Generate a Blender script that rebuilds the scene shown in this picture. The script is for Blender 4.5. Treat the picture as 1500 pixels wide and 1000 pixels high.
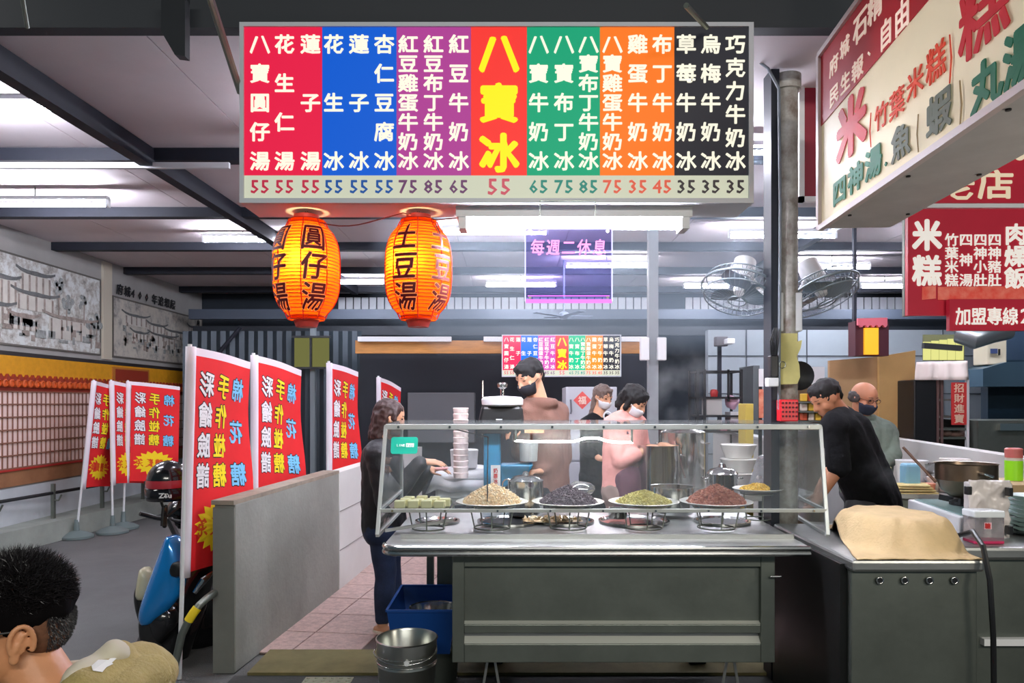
import bpy, bmesh, math, random
from math import sin, cos, pi, radians, sqrt
from mathutils import Vector, Matrix, noise
random.seed(7)
SC = bpy.context.scene
COL = SC.collection
for _o in list(bpy.data.objects): bpy.data.objects.remove(_o)

# ---------------------------------------------------------------- camera, sky, exposure
F = 1083.0
HZ = 588.0
EYE = 1.5
cd = bpy.data.cameras.new('camera'); cam = bpy.data.objects.new('camera', cd); COL.objects.link(cam)
cam.location = (0, 0, EYE); cam.rotation_euler = (pi/2, 0, 0)
cd.sensor_width = 36; cd.lens = F/1500*36; cd.shift_y = (HZ-500)/1500; cd.clip_start = .05; cd.clip_end = 200
SC.camera = cam
w = bpy.data.worlds.new('night'); SC.world = w; w.use_nodes = True
w.node_tree.nodes['Background'].inputs[0].default_value = (.30, .42, .50, 1)
w.node_tree.nodes['Background'].inputs[1].default_value = .18
SC.view_settings.view_transform = 'Standard'; SC.view_settings.look = 'None'
SC.view_settings.gamma = 1; SC.view_settings.use_curve_mapping = False
SC.view_settings.exposure = 0.42
SC.cycles.max_bounces = 7; SC.cycles.transparent_max_bounces = 24; SC.cycles.volume_bounces = 0
SC.cycles.sample_clamp_indirect = 4.0; SC.cycles.caustics_reflective = False; SC.cycles.caustics_refractive = False

def area(name, loc, size, energy, col, aim):
    l = bpy.data.lights.new(name, 'AREA'); l.shape = 'RECTANGLE'; l.size, l.size_y = size; l.energy = energy; l.color = col
    o = bpy.data.objects.new(name, l); COL.objects.link(o); o.location = loc
    o.rotation_euler = (Vector(aim)-Vector(loc)).to_track_quat('-Z', 'Y').to_euler(); return o
# fill light added behind the camera, and an area light above the left lane
area('street_fill_light', (1.0, -3.0, 3.96), (4, .26), 150, (1, .96, .88), (.3, 4, .6))
area('lane_light', (-4.2, 3.0, 4.2), (1.2, .3), 30, (1, .97, .93), (-4.4, 8, 1))
l_ = bpy.data.lights.new('side_stall_bulb', 'POINT'); l_.energy = 26; l_.color = (1, .9, .76); l_.shadow_soft_size = .12
lo_b = bpy.data.objects.new('side_stall_bulb', l_); COL.objects.link(lo_b); lo_b.location = (2.5, 1.7, 1.55)

# ---------------------------------------------------------------- helpers
def P(px, py, d): return Vector(((px-750)/F*d, d, EYE-(py-HZ)/F*d))
def V(*a): return Vector(a)
def lin(c): return tuple((x/255/12.92 if x/255 <= .04045 else ((x/255+.055)/1.055)**2.4) for x in c)
MC = {}
def mat(name, col, rough=.6, metal=0, var=0, vs=6, bump=0, bs=60, emit=0, alpha=1, spec=.5, col2=None, stretch=None, trans=0, sheen=0, coat=0, ecol=None):
    if name in MC: return MC[name]
    m = bpy.data.materials.new(name); MC[name] = m; m.use_nodes = True
    nt = m.node_tree; N = nt.nodes; L = nt.links; b = N['Principled BSDF']
    c = lin(col)+(1,)
    b.inputs['Base Color'].default_value = c; b.inputs['Roughness'].default_value = rough; b.inputs['Metallic'].default_value = metal
    b.inputs['Specular IOR Level'].default_value = spec
    if coat: b.inputs['Coat Weight'].default_value = coat; b.inputs['Coat Roughness'].default_value = .08
    if sheen: b.inputs['Sheen Weight'].default_value = sheen
    if trans: b.inputs['Transmission Weight'].default_value = trans
    if alpha < 1: b.inputs['Alpha'].default_value = alpha
    if emit: b.inputs['Emission Color'].default_value = (lin(ecol)+(1,)) if ecol else c; b.inputs['Emission Strength'].default_value = emit
    if var or bump or col2:
        tc = N.new('ShaderNodeTexCoord'); mp = N.new('ShaderNodeMapping'); L.new(tc.outputs['Object'], mp.inputs[0])
        if stretch: mp.inputs['Scale'].default_value = stretch
    if var or col2:
        nz = N.new('ShaderNodeTexNoise'); nz.inputs['Scale'].default_value = vs; nz.inputs['Detail'].default_value = 6; nz.inputs['Roughness'].default_value = .65
        L.new(mp.outputs[0], nz.inputs['Vector'])
        r = N.new('ShaderNodeValToRGB'); L.new(nz.outputs['Fac'], r.inputs[0])
        c2 = lin(col2)+(1,) if col2 else tuple(x*(1-var) for x in c[:3])+(1,)
        c1 = c if col2 else tuple(min(1, x*(1+var*.6)) for x in c[:3])+(1,)
        r.color_ramp.elements[0].position = .32; r.color_ramp.elements[1].position = .68
        r.color_ramp.elements[0].color = c2; r.color_ramp.elements[1].color = c1
        L.new(r.outputs[0], b.inputs['Base Color'])
        if emit: L.new(r.outputs[0], b.inputs['Emission Color'])
    if bump:
        n2 = N.new('ShaderNodeTexNoise'); n2.inputs['Scale'].default_value = bs; n2.inputs['Detail'].default_value = 4
        L.new(mp.outputs[0], n2.inputs['Vector'])
        bp = N.new('ShaderNodeBump'); bp.inputs['Strength'].default_value = bump; bp.inputs['Distance'].default_value = .01
        L.new(n2.outputs['Fac'], bp.inputs['Height']); L.new(bp.outputs[0], b.inputs['Normal'])
    return m
def emis(name, col, s):
    if name in MC: return MC[name]
    m = bpy.data.materials.new(name); MC[name] = m; m.use_nodes = True; N = m.node_tree.nodes; N.clear()
    e = N.new('ShaderNodeEmission'); e.inputs[0].default_value = lin(col)+(1,); e.inputs[1].default_value = s
    o = N.new('ShaderNodeOutputMaterial'); m.node_tree.links.new(e.outputs[0], o.inputs[0]); return m
def glassmat(name, tint=(1, 1, 1), haze=.04, hazecol=(.8, .85, .85), gloss=.10, hz_noise=3.0):
    m = bpy.data.materials.new(name); MC[name] = m; m.use_nodes = True; N = m.node_tree.nodes; L = m.node_tree.links; N.clear()
    tr = N.new('ShaderNodeBsdfTransparent'); tr.inputs[0].default_value = tint+(1,)
    gl = N.new('ShaderNodeBsdfGlossy'); gl.inputs['Roughness'].default_value = .03
    df = N.new('ShaderNodeBsdfDiffuse'); df.inputs[0].default_value = hazecol+(1,)
    tl = N.new('ShaderNodeBsdfTranslucent'); tl.inputs[0].default_value = hazecol+(1,)
    dm = N.new('ShaderNodeMixShader'); dm.inputs[0].default_value = .5; L.new(df.outputs[0], dm.inputs[1]); L.new(tl.outputs[0], dm.inputs[2])
    fr = N.new('ShaderNodeLayerWeight'); fr.inputs[0].default_value = .3
    mu = N.new('ShaderNodeMath'); mu.operation = 'MULTIPLY_ADD'; mu.inputs[1].default_value = .6; mu.inputs[2].default_value = gloss*.4
    L.new(fr.outputs['Fresnel'], mu.inputs[0])
    tc = N.new('ShaderNodeTexCoord'); nz = N.new('ShaderNodeTexNoise'); nz.inputs['Scale'].default_value = hz_noise; nz.inputs['Detail'].default_value = 5
    L.new(tc.outputs['Object'], nz.inputs['Vector'])
    m2 = N.new('ShaderNodeMath'); m2.operation = 'MULTIPLY'; m2.inputs[1].default_value = haze*2; L.new(nz.outputs['Fac'], m2.inputs[0])
    x1 = N.new('ShaderNodeMixShader'); L.new(m2.outputs[0], x1.inputs[0]); L.new(tr.outputs[0], x1.inputs[1]); L.new(dm.outputs[0], x1.inputs[2])
    x2 = N.new('ShaderNodeMixShader'); L.new(mu.outputs[0], x2.inputs[0]); L.new(x1.outputs[0], x2.inputs[1]); L.new(gl.outputs[0], x2.inputs[2])
    o = N.new('ShaderNodeOutputMaterial'); L.new(x2.outputs[0], o.inputs[0]); return m

WP = {}   # world position of every object's origin (objects are only rotated through their vertices)
class MB:
    def __init__(s): s.v = []; s.f = []; s.M = None
    def vert(s, p):
        p = Vector(p)
        if s.M is not None: p = s.M @ p
        s.v.append(p); return len(s.v)-1
    def quad(s, *ps): s.f.append([s.vert(p) for p in ps]); return s
    def box(s, a, b):
        x0, y0, z0 = a; x1, y1, z1 = b
        i = [s.vert(p) for p in ((x0,y0,z0),(x1,y0,z0),(x1,y1,z0),(x0,y1,z0),(x0,y0,z1),(x1,y0,z1),(x1,y1,z1),(x0,y1,z1))]
        for q in ((0,3,2,1),(4,5,6,7),(0,1,5,4),(1,2,6,5),(2,3,7,6),(3,0,4,7)): s.f.append([i[k] for k in q])
        return s
    def cb(s, c, size): return s.box([c[i]-size[i]/2 for i in range(3)], [c[i]+size[i]/2 for i in range(3)])
    def bar(s, a, b, w, h, up=(0, 0, 1)):
        a = Vector(a); b = Vector(b); d = (b-a).normalized(); u = Vector(up)
        if abs(d.dot(u)) > .98: u = Vector((0, 1, 0))
        r = d.cross(u).normalized()*w/2; u = r.cross(d).normalized()*h/2
        i = [s.vert(p) for p in (a-r-u, a+r-u, a+r+u, a-r+u, b-r-u, b+r-u, b+r+u, b-r+u)]
        for q in ((0,3,2,1),(4,5,6,7),(0,1,5,4),(1,2,6,5),(2,3,7,6),(3,0,4,7)): s.f.append([i[k] for k in q])
        return s
    def rings(s, rs, cap0=True, cap1=True, closed=True):
        idx = [[s.vert(p) for p in r] for r in rs]; n = len(idx[0])
        for a, b in zip(idx, idx[1:]):
            for k in range(n if closed else n-1):
                s.f.append([a[k], a[(k+1) % n], b[(k+1) % n], b[k]])
        if cap0: s.f.append(idx[0][::-1])
        if cap1: s.f.append(idx[-1])
        return s
    def tube(s, pts, r, n=8, cap=True):
        pts = [Vector(p) for p in pts]; R = r if isinstance(r, (list, tuple)) else [r]*len(pts)
        rs = []; prev = None
        for k, p in enumerate(pts):
            d = (pts[min(k+1, len(pts)-1)]-pts[max(k-1, 0)]).normalized()
            if prev is None:
                u = Vector((0, 0, 1)) if abs(d.z) < .9 else Vector((0, 1, 0))
                a = d.cross(u).normalized()
            else: a = (prev-d*prev.dot(d)).normalized()
            prev = a; b = d.cross(a)
            rs.append([p+(a*cos(2*pi*j/n)+b*sin(2*pi*j/n))*R[k] for j in range(n)])
        return s.rings(rs, cap, cap)
    def lathe(s, c, prof, n=24, axis='z', sx=1, sy=1, closed=False):
        c = Vector(c); rs = []
        for r, h in prof:
            rr = []
            for j in range(n):
                t = 2*pi*j/n; x, y = r*cos(t)*sx, r*sin(t)*sy
                rr.append(c+(Vector((x, y, h)) if axis == 'z' else Vector((x, h, y)) if axis == 'y' else Vector((h, x, y))))
            rs.append(rr)
        return s.rings(rs, not closed and prof[0][0] > 1e-6, not closed and prof[-1][0] > 1e-6)
    def ell(s, c, r, n=14, m=9, rot=None):
        c = Vector(c)
        if not isinstance(r, (tuple, list)): r = (r, r, r)
        rs = []
        for i in range(1, m):
            ph = pi*i/m; rr = []
            for j in range(n):
                t = 2*pi*j/n; p = Vector((r[0]*sin(ph)*cos(t), r[1]*sin(ph)*sin(t), -r[2]*cos(ph)))
                if rot is not None: p = rot @ p
                rr.append(c+p)
            rs.append(rr)
        z = Vector((0, 0, r[2]))
        if rot is not None: z = rot @ z
        b = s.vert(c-z); t = s.vert(c+z)
        k0 = len(s.v); s.rings(rs, False, False)
        for j in range(n):
            s.f.append([b, k0+(j+1) % n, k0+j]); e = k0+(m-2)*n; s.f.append([t, e+j, e+(j+1) % n])
        return s
    def cap(s, a, b, ra, rb=None, n=12):
        a = Vector(a); b = Vector(b); rb = ra if rb is None else rb
        if (b-a).length < 1e-4: return s.ell(a, ra)
        d = (b-a).normalized(); u = Vector((0, 0, 1)) if abs(d.z) < .9 else Vector((0, 1, 0))
        x = d.cross(u).normalized(); y = d.cross(x); rs = []
        for k in range(1, 4): ph = pi/2*k/4+0; rs.append((a-d*ra*cos(ph), ra*sin(ph)))
        rs.append((a, ra)); rs.append((b, rb))
        for k in range(3, 0, -1): ph = pi/2*k/4; rs.append((b+d*rb*cos(ph), rb*sin(ph)))
        return s.rings([[c+(x*cos(2*pi*j/n)+y*sin(2*pi*j/n))*r for j in range(n)] for c, r in rs])
    def prism(s, pts, d):
        d = Vector(d); a = [s.vert(p) for p in pts]; b = [s.vert(Vector(p)+d) for p in pts]; n = len(a)
        s.f.append(a[::-1]); s.f.append(b)
        for k in range(n): s.f.append([a[k], a[(k+1) % n], b[(k+1) % n], b[k]])
        return s
    def torus(s, c, R, r, n=24, m=8, axis='z', sx=1, sy=1):
        c = Vector(c); rs = []
        for i in range(n):
            t = 2*pi*i/n; rr = []
            for j in range(m):
                q = 2*pi*j/m; x, y, h = (R+r*cos(q))*cos(t)*sx, (R+r*cos(q))*sin(t)*sy, r*sin(q)
                rr.append(c+(Vector((x, y, h)) if axis == 'z' else Vector((x, h, y)) if axis == 'y' else Vector((h, x, y))))
            rs.append(rr)
        rs.append(rs[0]); return s.rings(rs, False, False)
    def mesh(s, name):
        me = bpy.data.meshes.new(name); me.from_pydata([tuple(v) for v in s.v], [], s.f); return me
    def build(s, name, m, parent=None, smooth=False, bev=0, label=None, cat=None, group=None, kind=None, sub=0, seg=2, normals=True):
        vs = s.v
        if parent is None:
            mn = [min(v[i] for v in vs) for i in range(3)]; mx = [max(v[i] for v in vs) for i in range(3)]
            org = Vector(((mn[0]+mx[0])/2, (mn[1]+mx[1])/2, mn[2]))
        else: org = WP[parent.name]
        me = bpy.data.meshes.new(name); me.from_pydata([tuple(v-org) for v in vs], [], s.f)
        if normals:
            bm = bmesh.new(); bm.from_mesh(me); bmesh.ops.recalc_face_normals(bm, faces=bm.faces); bm.to_mesh(me); bm.free()
        return link(name, me, m, parent, org, smooth, bev, label, cat, group, kind, sub, seg)
def link(name, me, m, parent, org, smooth=False, bev=0, label=None, cat=None, group=None, kind=None, sub=0, seg=2):
    if m is not None: me.materials.append(m)
    if smooth:
        me.polygons.foreach_set('use_smooth', [True]*len(me.polygons))
        if smooth != 'all' and not sub: me.set_sharp_from_angle(angle=radians(40))
    o = bpy.data.objects.new(name, me); COL.objects.link(o); WP[o.name] = org
    if parent is None: o.location = org
    else: o.parent = parent
    if bev:
        md = o.modifiers.new('bevel', 'BEVEL'); md.width = bev; md.segments = seg; md.limit_method = 'ANGLE'
    if sub:
        md = o.modifiers.new('sub', 'SUBSURF'); md.levels = md.render_levels = sub
    tag(o, label, cat, group, kind); return o
def tag(o, label=None, cat=None, group=None, kind=None):
    if label: o['label'] = label
    if cat: o['category'] = cat
    if group: o['group'] = group
    if kind: o['kind'] = kind
    return o
def thing(name, loc, label=None, cat=None, group=None, kind=None):
    o = bpy.data.objects.new(name, None); COL.objects.link(o); o.location = loc; o.empty_display_size = .1
    WP[o.name] = Vector(loc); return tag(o, label, cat, group, kind)
def dup(o, delta, label=None, group=None, parent=None):
    c = o.copy(); COL.objects.link(c); c.parent = parent
    if parent is None: c.location = o.location+Vector(delta); WP[c.name] = WP[o.name]+Vector(delta)
    else: WP[c.name] = WP[parent.name]
    if label: c['label'] = label
    if group: c['group'] = group
    for ch in list(o.children): dup(ch, (0, 0, 0), parent=c)
    return c

# glyphs as thin solid print
GC = {}
def glyph(ch, bold=0.0, sub=0):
    k = (ch, bold, sub)
    if k in GC: return GC[k]
    c = bpy.data.curves.new('g', 'FONT'); c.body = ch; c.extrude = .5; c.offset = bold; c.resolution_u = 1
    o = bpy.data.objects.new('g', c); COL.objects.link(o)
    me = bpy.data.meshes.new_from_object(o.evaluated_get(bpy.context.evaluated_depsgraph_get()))
    bpy.data.objects.remove(o); bpy.data.curves.remove(c)
    if sub:
        bm = bmesh.new(); bm.from_mesh(me); bmesh.ops.subdivide_edges(bm, edges=[e for e in bm.edges if e.calc_length() > .12], cuts=sub, use_grid_fill=True)
        bmesh.ops.triangulate(bm, faces=bm.faces); bm.to_mesh(me); bm.free()
    vs = [tuple(v.co) for v in me.vertices]; fs = [list(p.vertices) for p in me.polygons]
    xs = [v[0] for v in vs] or [0, 1]
    bpy.data.meshes.remove(me); GC[k] = (vs, fs, min(xs), max(xs)); return GC[k]
def put(mb, ch, c, right, up, w, h, th=.003, bold=.012, mirror=False, fn=None, sub=0, cjk=True, shear=0):
    """one character centred on c; w,h the size of its full square"""
    vs, fs, x0, x1 = glyph(ch, 0, sub)
    if not hasattr(mb, 'seg'): mb.seg = []
    mb.seg.append((len(mb.v), len(mb.f)))
    right = Vector(right); up = Vector(up); nrm = right.cross(up).normalized(); c = Vector(c)
    cx, cy = (.5, .38) if cjk else ((x0+x1)/2, .36)
    sh = [(0, 0)]
    if bold > .004: sh += [(bold*cos(pi*q/4), bold*sin(pi*q/4)) for q in range(0, 8, 1 if bold > .02 else 2)]
    for q, (dx, dy) in enumerate(sh):
        k0 = len(mb.v)
        for x, y, z in vs:
            u = (x-cx)*(-1 if mirror else 1)+dx; v = (y-cy)+dy; u += shear*v; z = z*(1-.02*q)
            if fn: mb.v.append(fn(u*w, v*h, z*th))
            else: mb.v.append(c+right*(u*w)+up*(v*h)+nrm*(z*th))
        for f in fs: mb.f.append([k0+i for i in f])
def letters(mb, m, parent, mb2=None, m2=None, name='character'):
    """every character its own thin part; an outline joins its character"""
    seg = mb.seg+[(len(mb.v), len(mb.f))]; seg2 = mb2.seg+[(len(mb2.v), len(mb2.f))] if mb2 else None
    org = WP[parent.name]
    for i in range(len(seg)-1):
        (a, fa), (b, fb_) = seg[i], seg[i+1]
        vs = [tuple(v-org) for v in mb.v[a:b]]; fs = [[k-a for k in f] for f in mb.f[fa:fb_]]; n1 = len(fs)
        if mb2:
            (a2, fa2), (b2, fb2) = seg2[i], seg2[i+1]; o = len(vs)
            vs += [tuple(v-org) for v in mb2.v[a2:b2]]; fs += [[k-a2+o for k in f] for f in mb2.f[fa2:fb2]]
        me = bpy.data.meshes.new(name); me.from_pydata(vs, [], fs); link(name, me, m, parent, org)
        if mb2:
            me.materials.append(m2); me.polygons.foreach_set('material_index', [0]*n1+[1]*(len(fs)-n1))
def line(mb, s, c, right, up, w, h, step, **k):
    right = Vector(right)
    for i, ch in enumerate(s): put(mb, ch, Vector(c)+right*(step*(i-(len(s)-1)/2)), right, up, w, h, **k)
def remeshed(mb, name, m, parent, voxel=.009, smooth=4, fac=.5, post=None, **k):
    me = mb.mesh('tmp'); o = bpy.data.objects.new('tmp', me); COL.objects.link(o)
    r = o.modifiers.new('r', 'REMESH'); r.mode = 'VOXEL'; r.voxel_size = voxel; r.use_smooth_shade = True
    if smooth: q = o.modifiers.new('s', 'SMOOTH'); q.iterations = smooth; q.factor = fac
    n = bpy.data.meshes.new_from_object(o.evaluated_get(bpy.context.evaluated_depsgraph_get()))
    bpy.data.objects.remove(o); bpy.data.meshes.remove(me); n.name = name
    org = WP[parent.name] if parent else Vector((0, 0, 0))
    for v in n.vertices:
        co = v.co.copy()
        if post: co = post(co)
        v.co = co-org
    n.materials.clear()
    return link(name, n, m, parent, org, smooth='all', **k)

# ---------------------------------------------------------------- materials
steel = mat('brushed_steel', (182, 184, 182), .42, 1, var=.14, vs=5, bump=.06, bs=90, stretch=(1, 1, 12))
steel_d = mat('dull_steel', (128, 134, 126), .46, .85, var=.2, vs=2.2, bump=.12, bs=14)
steel_s = mat('shiny_steel', (200, 200, 198), .16, 1, bump=.03, bs=9)
alu = mat('aluminium_frame', (196, 200, 196), .4, .35)
white_m = mat('white_painted_metal', (226, 228, 230), .45)
white_p = mat('white_plastic', (232, 234, 236), .4)
black_p = mat('black_plastic', (22, 23, 25), .4)
black_m = mat('black_metal', (28, 30, 33), .5, .3)
conc = mat('cement', (146, 147, 140), .9, var=.16, vs=2.6, bump=.3, bs=35)
beam_m = mat('dark_blue_steel_beam', (24, 28, 40), .7, 0, var=.2, vs=4)
ceil_m = mat('pale_ceiling_board', (222, 212, 215), .75, var=.07, vs=1.3, bump=.05, bs=60)
white_w = mat('white_plaster', (206, 205, 201), .85, var=.07, vs=2)
blue_p = mat('blue_plastic', (22, 74, 150), .4)
tube_m = emis('lit_tube', (238, 240, 255), 180)
ceramic = mat('white_ceramic', (236, 234, 226), .2)
skin_m = mat('skin', (214, 160, 126), .5, var=.07, vs=9)
skin2 = mat('skin_tan', (196, 134, 100), .5, var=.08, vs=9)
hair_m = mat('black_hair', (9, 8, 9), .7, var=.3, vs=40)
hair_b = mat('brown_hair', (52, 28, 24), .5, var=.3, vs=40)
# ================================================================ the setting
ST = 'structure'
CZ = 3.30
asph = mat('asphalt', (98, 99, 98), .9, var=.13, vs=2.2, bump=.5, bs=120)
MB().box((-9, .2, -.12), (9, 14, -.005)).build('floor', asph, kind=ST)
# cement apron under the cart
MB().box((-1.52, 1.6, -.005), (4.2, 4.05, .0)).build('floor', mat('dark_cement', (58, 60, 58), .7, var=.25, vs=3, bump=.2, bs=50), kind=ST)
MB().box((-1.45, 4.05, -.005), (4.2, 4.43, .016)).build('trim_1', mat('olive_edging', (112, 104, 66), .8, var=.2, vs=9), kind=ST)
tf = MB().box((-1.5, 4.39, -.004), (5.6, 12.3, .006)).build('floor', mat('tile_mortar', (92, 80, 76), .9), kind=ST)
tm = mat('pink_speckled_tile', (196, 168, 160), .55, var=.28, vs=26, bump=.15, bs=80)
th = radians(8)
for i in range(-5, 12):
    for j in range(0, 16):
        cx = -1.5+i*.41*cos(th)-j*.41*sin(th)*-1; cy = 4.6+j*.41*cos(th)-i*.41*sin(th)
        if cx < -1.5 or cx > 1.6 or cy > 9.5 or cy < 4.50: continue
        t = MB(); t.M = Matrix.Translation((cx, cy, .006)) @ Matrix.Rotation(-th, 4, 'Z')
        t.box((-.2, -.2, 0), (.2, .2, .005+random.random()*.002)); t.build('tile', tm, tf)
# tactile strip
tp = MB().box((-1.12, 3.82, .0), (-.86, 4.02, .004))
for i in range(6):
    for j in range(5): tp.lathe((-1.1+i*.044, 3.84+j*.04, .004), [(.012, 0), (.009, .004)], 8)
tp.build('tactile_plate', mat('pale_tactile', (150, 152, 132), .7), label='small pale studded tactile plate let into the dark ground', cat='plate')

# left wall
WX = -5.2
wl = MB().box((WX-.2, 3.4, -.1), (WX, 12.6, CZ+.3)).build('wall_left', mat('grey_wall', (160, 158, 154), .85, var=.08, vs=2), kind=ST)
MB().box((WX, 5.2, 1.975), (WX+.025, 12.6, 2.02)).build('dark_ledge', mat('dark_line', (40, 36, 36), .6), wl)
MB().box((WX, 5.2, 1.76), (WX+.03, 12.6, 1.975)).build('yellow_band', mat('yellow_band', (214, 150, 22), .6, var=.12, vs=14, bump=.2, bs=60), wl)
tl = MB(); tl2 = MB(); y = 5.3
while y < 12.5:
    tl.lathe((WX+.03, y, 1.69), [(.042, -.02), (.042, .035), (.028, .04), (.028, .03), (0, .03)], 10, 'x')
    tl2.prism([(WX+.02, y+.0, 1.72), (WX+.02, y+.1, 1.72), (WX+.02, y+.05, 1.785)], (.04, 0, 0)); y += .1
tl.build('roof_tile_ends', mat('orange_tile', (206, 92, 40), .5, var=.2, vs=20), wl, smooth=True, kind='stuff')
tl2.build('roof_tile_lips', mat('rust_tile', (140, 44, 22), .6), wl, kind='stuff')
MB().box((WX, 5.2, 1.60), (WX+.02, 12.6, 1.76)).build('rust_band', mat('rust_tile', (140, 44, 22)), wl)
MB().box((WX, 5.2, .80), (WX+.012, 12.6, 1.60)).build('pink_panel', mat('pink_white', (232, 208, 200), .6, var=.08, vs=1.5), wl)
lt = MB(); y = 5.25
while y < 12.6: lt.box((WX+.01, y, .80), (WX+.022, y+.012, 1.60)); y += .078
z = .80
while z < 1.6: lt.box((WX+.01, 5.2, z), (WX+.026, 12.6, z+.014)); z += .133
lt.build('lattice', mat('brown_line', (134, 92, 74), .6), wl, kind='stuff')
MB().box((WX, 5.2, .62), (WX+.02, 12.6, .80)).build('brown_base_band', mat('brown_band', (150, 104, 70), .7, var=.2, vs=4), wl)
MB().box((WX, 5.2, .78), (WX+.035, 12.6, .80)).build('red_line', mat('red_line', (170, 44, 36), .6), wl)
MB().box((WX, 5.2, .0), (WX+.01, 12.6, .60)).build('lower_panel', mat('pale_lower', (196, 202, 206), .6, var=.15, vs=1.2), wl)
# plaque on the yellow band
pq = MB().box((WX+.03, 9.55, 1.75), (WX+.05, 10.5, 1.95)).build('plaque', mat('ochre_plaque', (176, 112, 40), .6), wl)
MB().box((WX+.05, 9.6, 1.775), (WX+.056, 10.45, 1.925)).build('plaque_field', mat('rust_tile', (140, 44, 22)), pq)
# murals
def muralmat(name, seed, cool):
    m = bpy.data.materials.new(name); m.use_nodes = True; N = m.node_tree.nodes; L = m.node_tree.links; b = N['Principled BSDF']
    tc = N.new('ShaderNodeTexCoord'); mp = N.new('ShaderNodeMapping'); mp.inputs['Location'].default_value = (seed, seed, seed); L.new(tc.outputs['Object'], mp.inputs[0])
    a = N.new('ShaderNodeTexNoise'); a.inputs['Scale'].default_value = 5; a.inputs['Detail'].default_value = 9; a.inputs['Roughness'].default_value = .8; L.new(mp.outputs[0], a.inputs['Vector'])
    r = N.new('ShaderNodeValToRGB'); L.new(a.outputs['Fac'], r.inputs[0]); e = r.color_ramp.elements
    e[0].position = .36; e[0].color = lin((120, 118, 116))+(1,); e[1].position = .56; e[1].color = lin((212, 216, 214) if cool else (196, 190, 178))+(1,)
    n = e.new(.46); n.color = lin((176, 172, 164))+(1,)
    L.new(r.outputs[0], b.inputs['Base Color']); b.inputs['Roughness'].default_value = .7; return m
ink = mat('ink_dark', (104, 106, 106), .8, var=.3, vs=20); ink2 = mat('ink_brown', (156, 144, 136), .8, var=.4, vs=14); inkw = mat('ink_pale', (200, 196, 188), .8, var=.1, vs=9); inkg = mat('ink_grey', (152, 156, 154), .8, var=.4, vs=18)
def wq(mb, y0, z0, y1, z1, dx=.018, sl=0):
    mb.prism([(WX+dx, y0, z0), (WX+dx, y1, z0+sl), (WX+dx, y1, z1+sl), (WX+dx, y0, z1)], (.004, 0, 0))
def roofy(mb, y0, y1, z, h=.07, dx=.02):
    n = 8; up = []; lo = []
    for i in range(n+1):
        t = i/n*2-1; yy = (y0+y1)/2+t*(y1-y0)/2; zz = z+.05*abs(t)**3
        up.append((WX+dx, yy, zz+h*(1-.5*abs(t)))); lo.append((WX+dx, yy, zz))
    mb.prism(lo+up[::-1], (.005, 0, 0))
def mural(name, y0, y1, z0, z1, label, seed, cool):
    t = thing(name, (WX, (y0+y1)/2, z0), label, 'mural', group=None)
    MB().box((WX+.002, y0, z0), (WX+.014, y1, z1)).build('picture', muralmat(name+'_wash', seed, cool), t)
    f = MB(); fw = .02
    f.box((WX, y0-fw, z0-fw), (WX+.02, y1+fw, z0)); f.box((WX, y0-fw, z1), (WX+.02, y1+fw, z1+fw)); f.box((WX, y0-fw, z0), (WX+.02, y0, z1)); f.box((WX, y1, z0), (WX+.02, y1+fw, z1))
    f.build('frame', mat('mural_frame', (96, 92, 86), .6), t)
    return t
m1 = mural('mural', 5.4, 9.3, 2.10, 3.02, 'large ink-wash painting of temples and trees, nearer of the two murals', 3, True)
a = MB(); b_ = MB(); c_ = MB(); g_ = MB(); rnd = random.Random(4)
for (yc, zc, wd, hh) in ((6.9, 2.72, .5, .2), (7.5, 2.66, .55, .3), (8.05, 2.78, .6, .28), (8.05, 2.58, .75, .2), (6.8, 2.45, .7, .2), (7.4, 2.4, .6, .22), (8.7, 2.36, 1.0, .28), (6.1, 2.6, .8, .3), (7.85, 2.34, .5, .16)):
    wq(c_, yc-wd*.42, zc-hh*.5, yc+wd*.42, zc+hh*.3, .016)
    roofy(a if rnd.random() < .5 else b_, yc-wd*.55, yc+wd*.55, zc+hh*.3, .05)
    for k in range(5): wq(b_, yc-wd*.4+k*wd*.19, zc-hh*.5, yc-wd*.4+k*wd*.19+.03, zc+hh*.28, .019)
for k in range(60):
    yy = 5.5+rnd.random()*3.7; zz = 2.14+rnd.random()*.22; wq(g_ if k % 2 else b_, yy, zz, yy+.03+rnd.random()*.16, zz+.02+rnd.random()*.07, .019)
for (yy, zz, r) in ((7.15, 2.62, .14), (8.45, 2.78, .1), (8.6, 2.66, .09), (8.95, 2.72, .07), (9.1, 2.45, .1), (9.22, 2.5, .1), (5.9, 2.9, .15)):
    for k in range(9):
        q = Vector((WX+.02, yy+rnd.gauss(0, r*.5), zz+rnd.gauss(0, r*.5))); g_.lathe(q, [(r*.45, 0), (r*.3, .004)], 7, 'x')
    wq(b_, yy-.01, zz-.3, yy+.01, zz, .019)
a.build('ink_roofs', ink, m1); b_.build('ink_timber', ink2, m1, kind='stuff'); c_.build('ink_walls', inkw, m1); g_.build('ink_foliage', inkg, m1, kind='stuff')
m2 = mural('mural', 9.62, 12.35, 2.10, 2.86, 'smaller sepia ink painting of a city wall, beneath brush lettering', 9, False)
a = MB(); b_ = MB(); c_ = MB(); g_ = MB()
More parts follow.
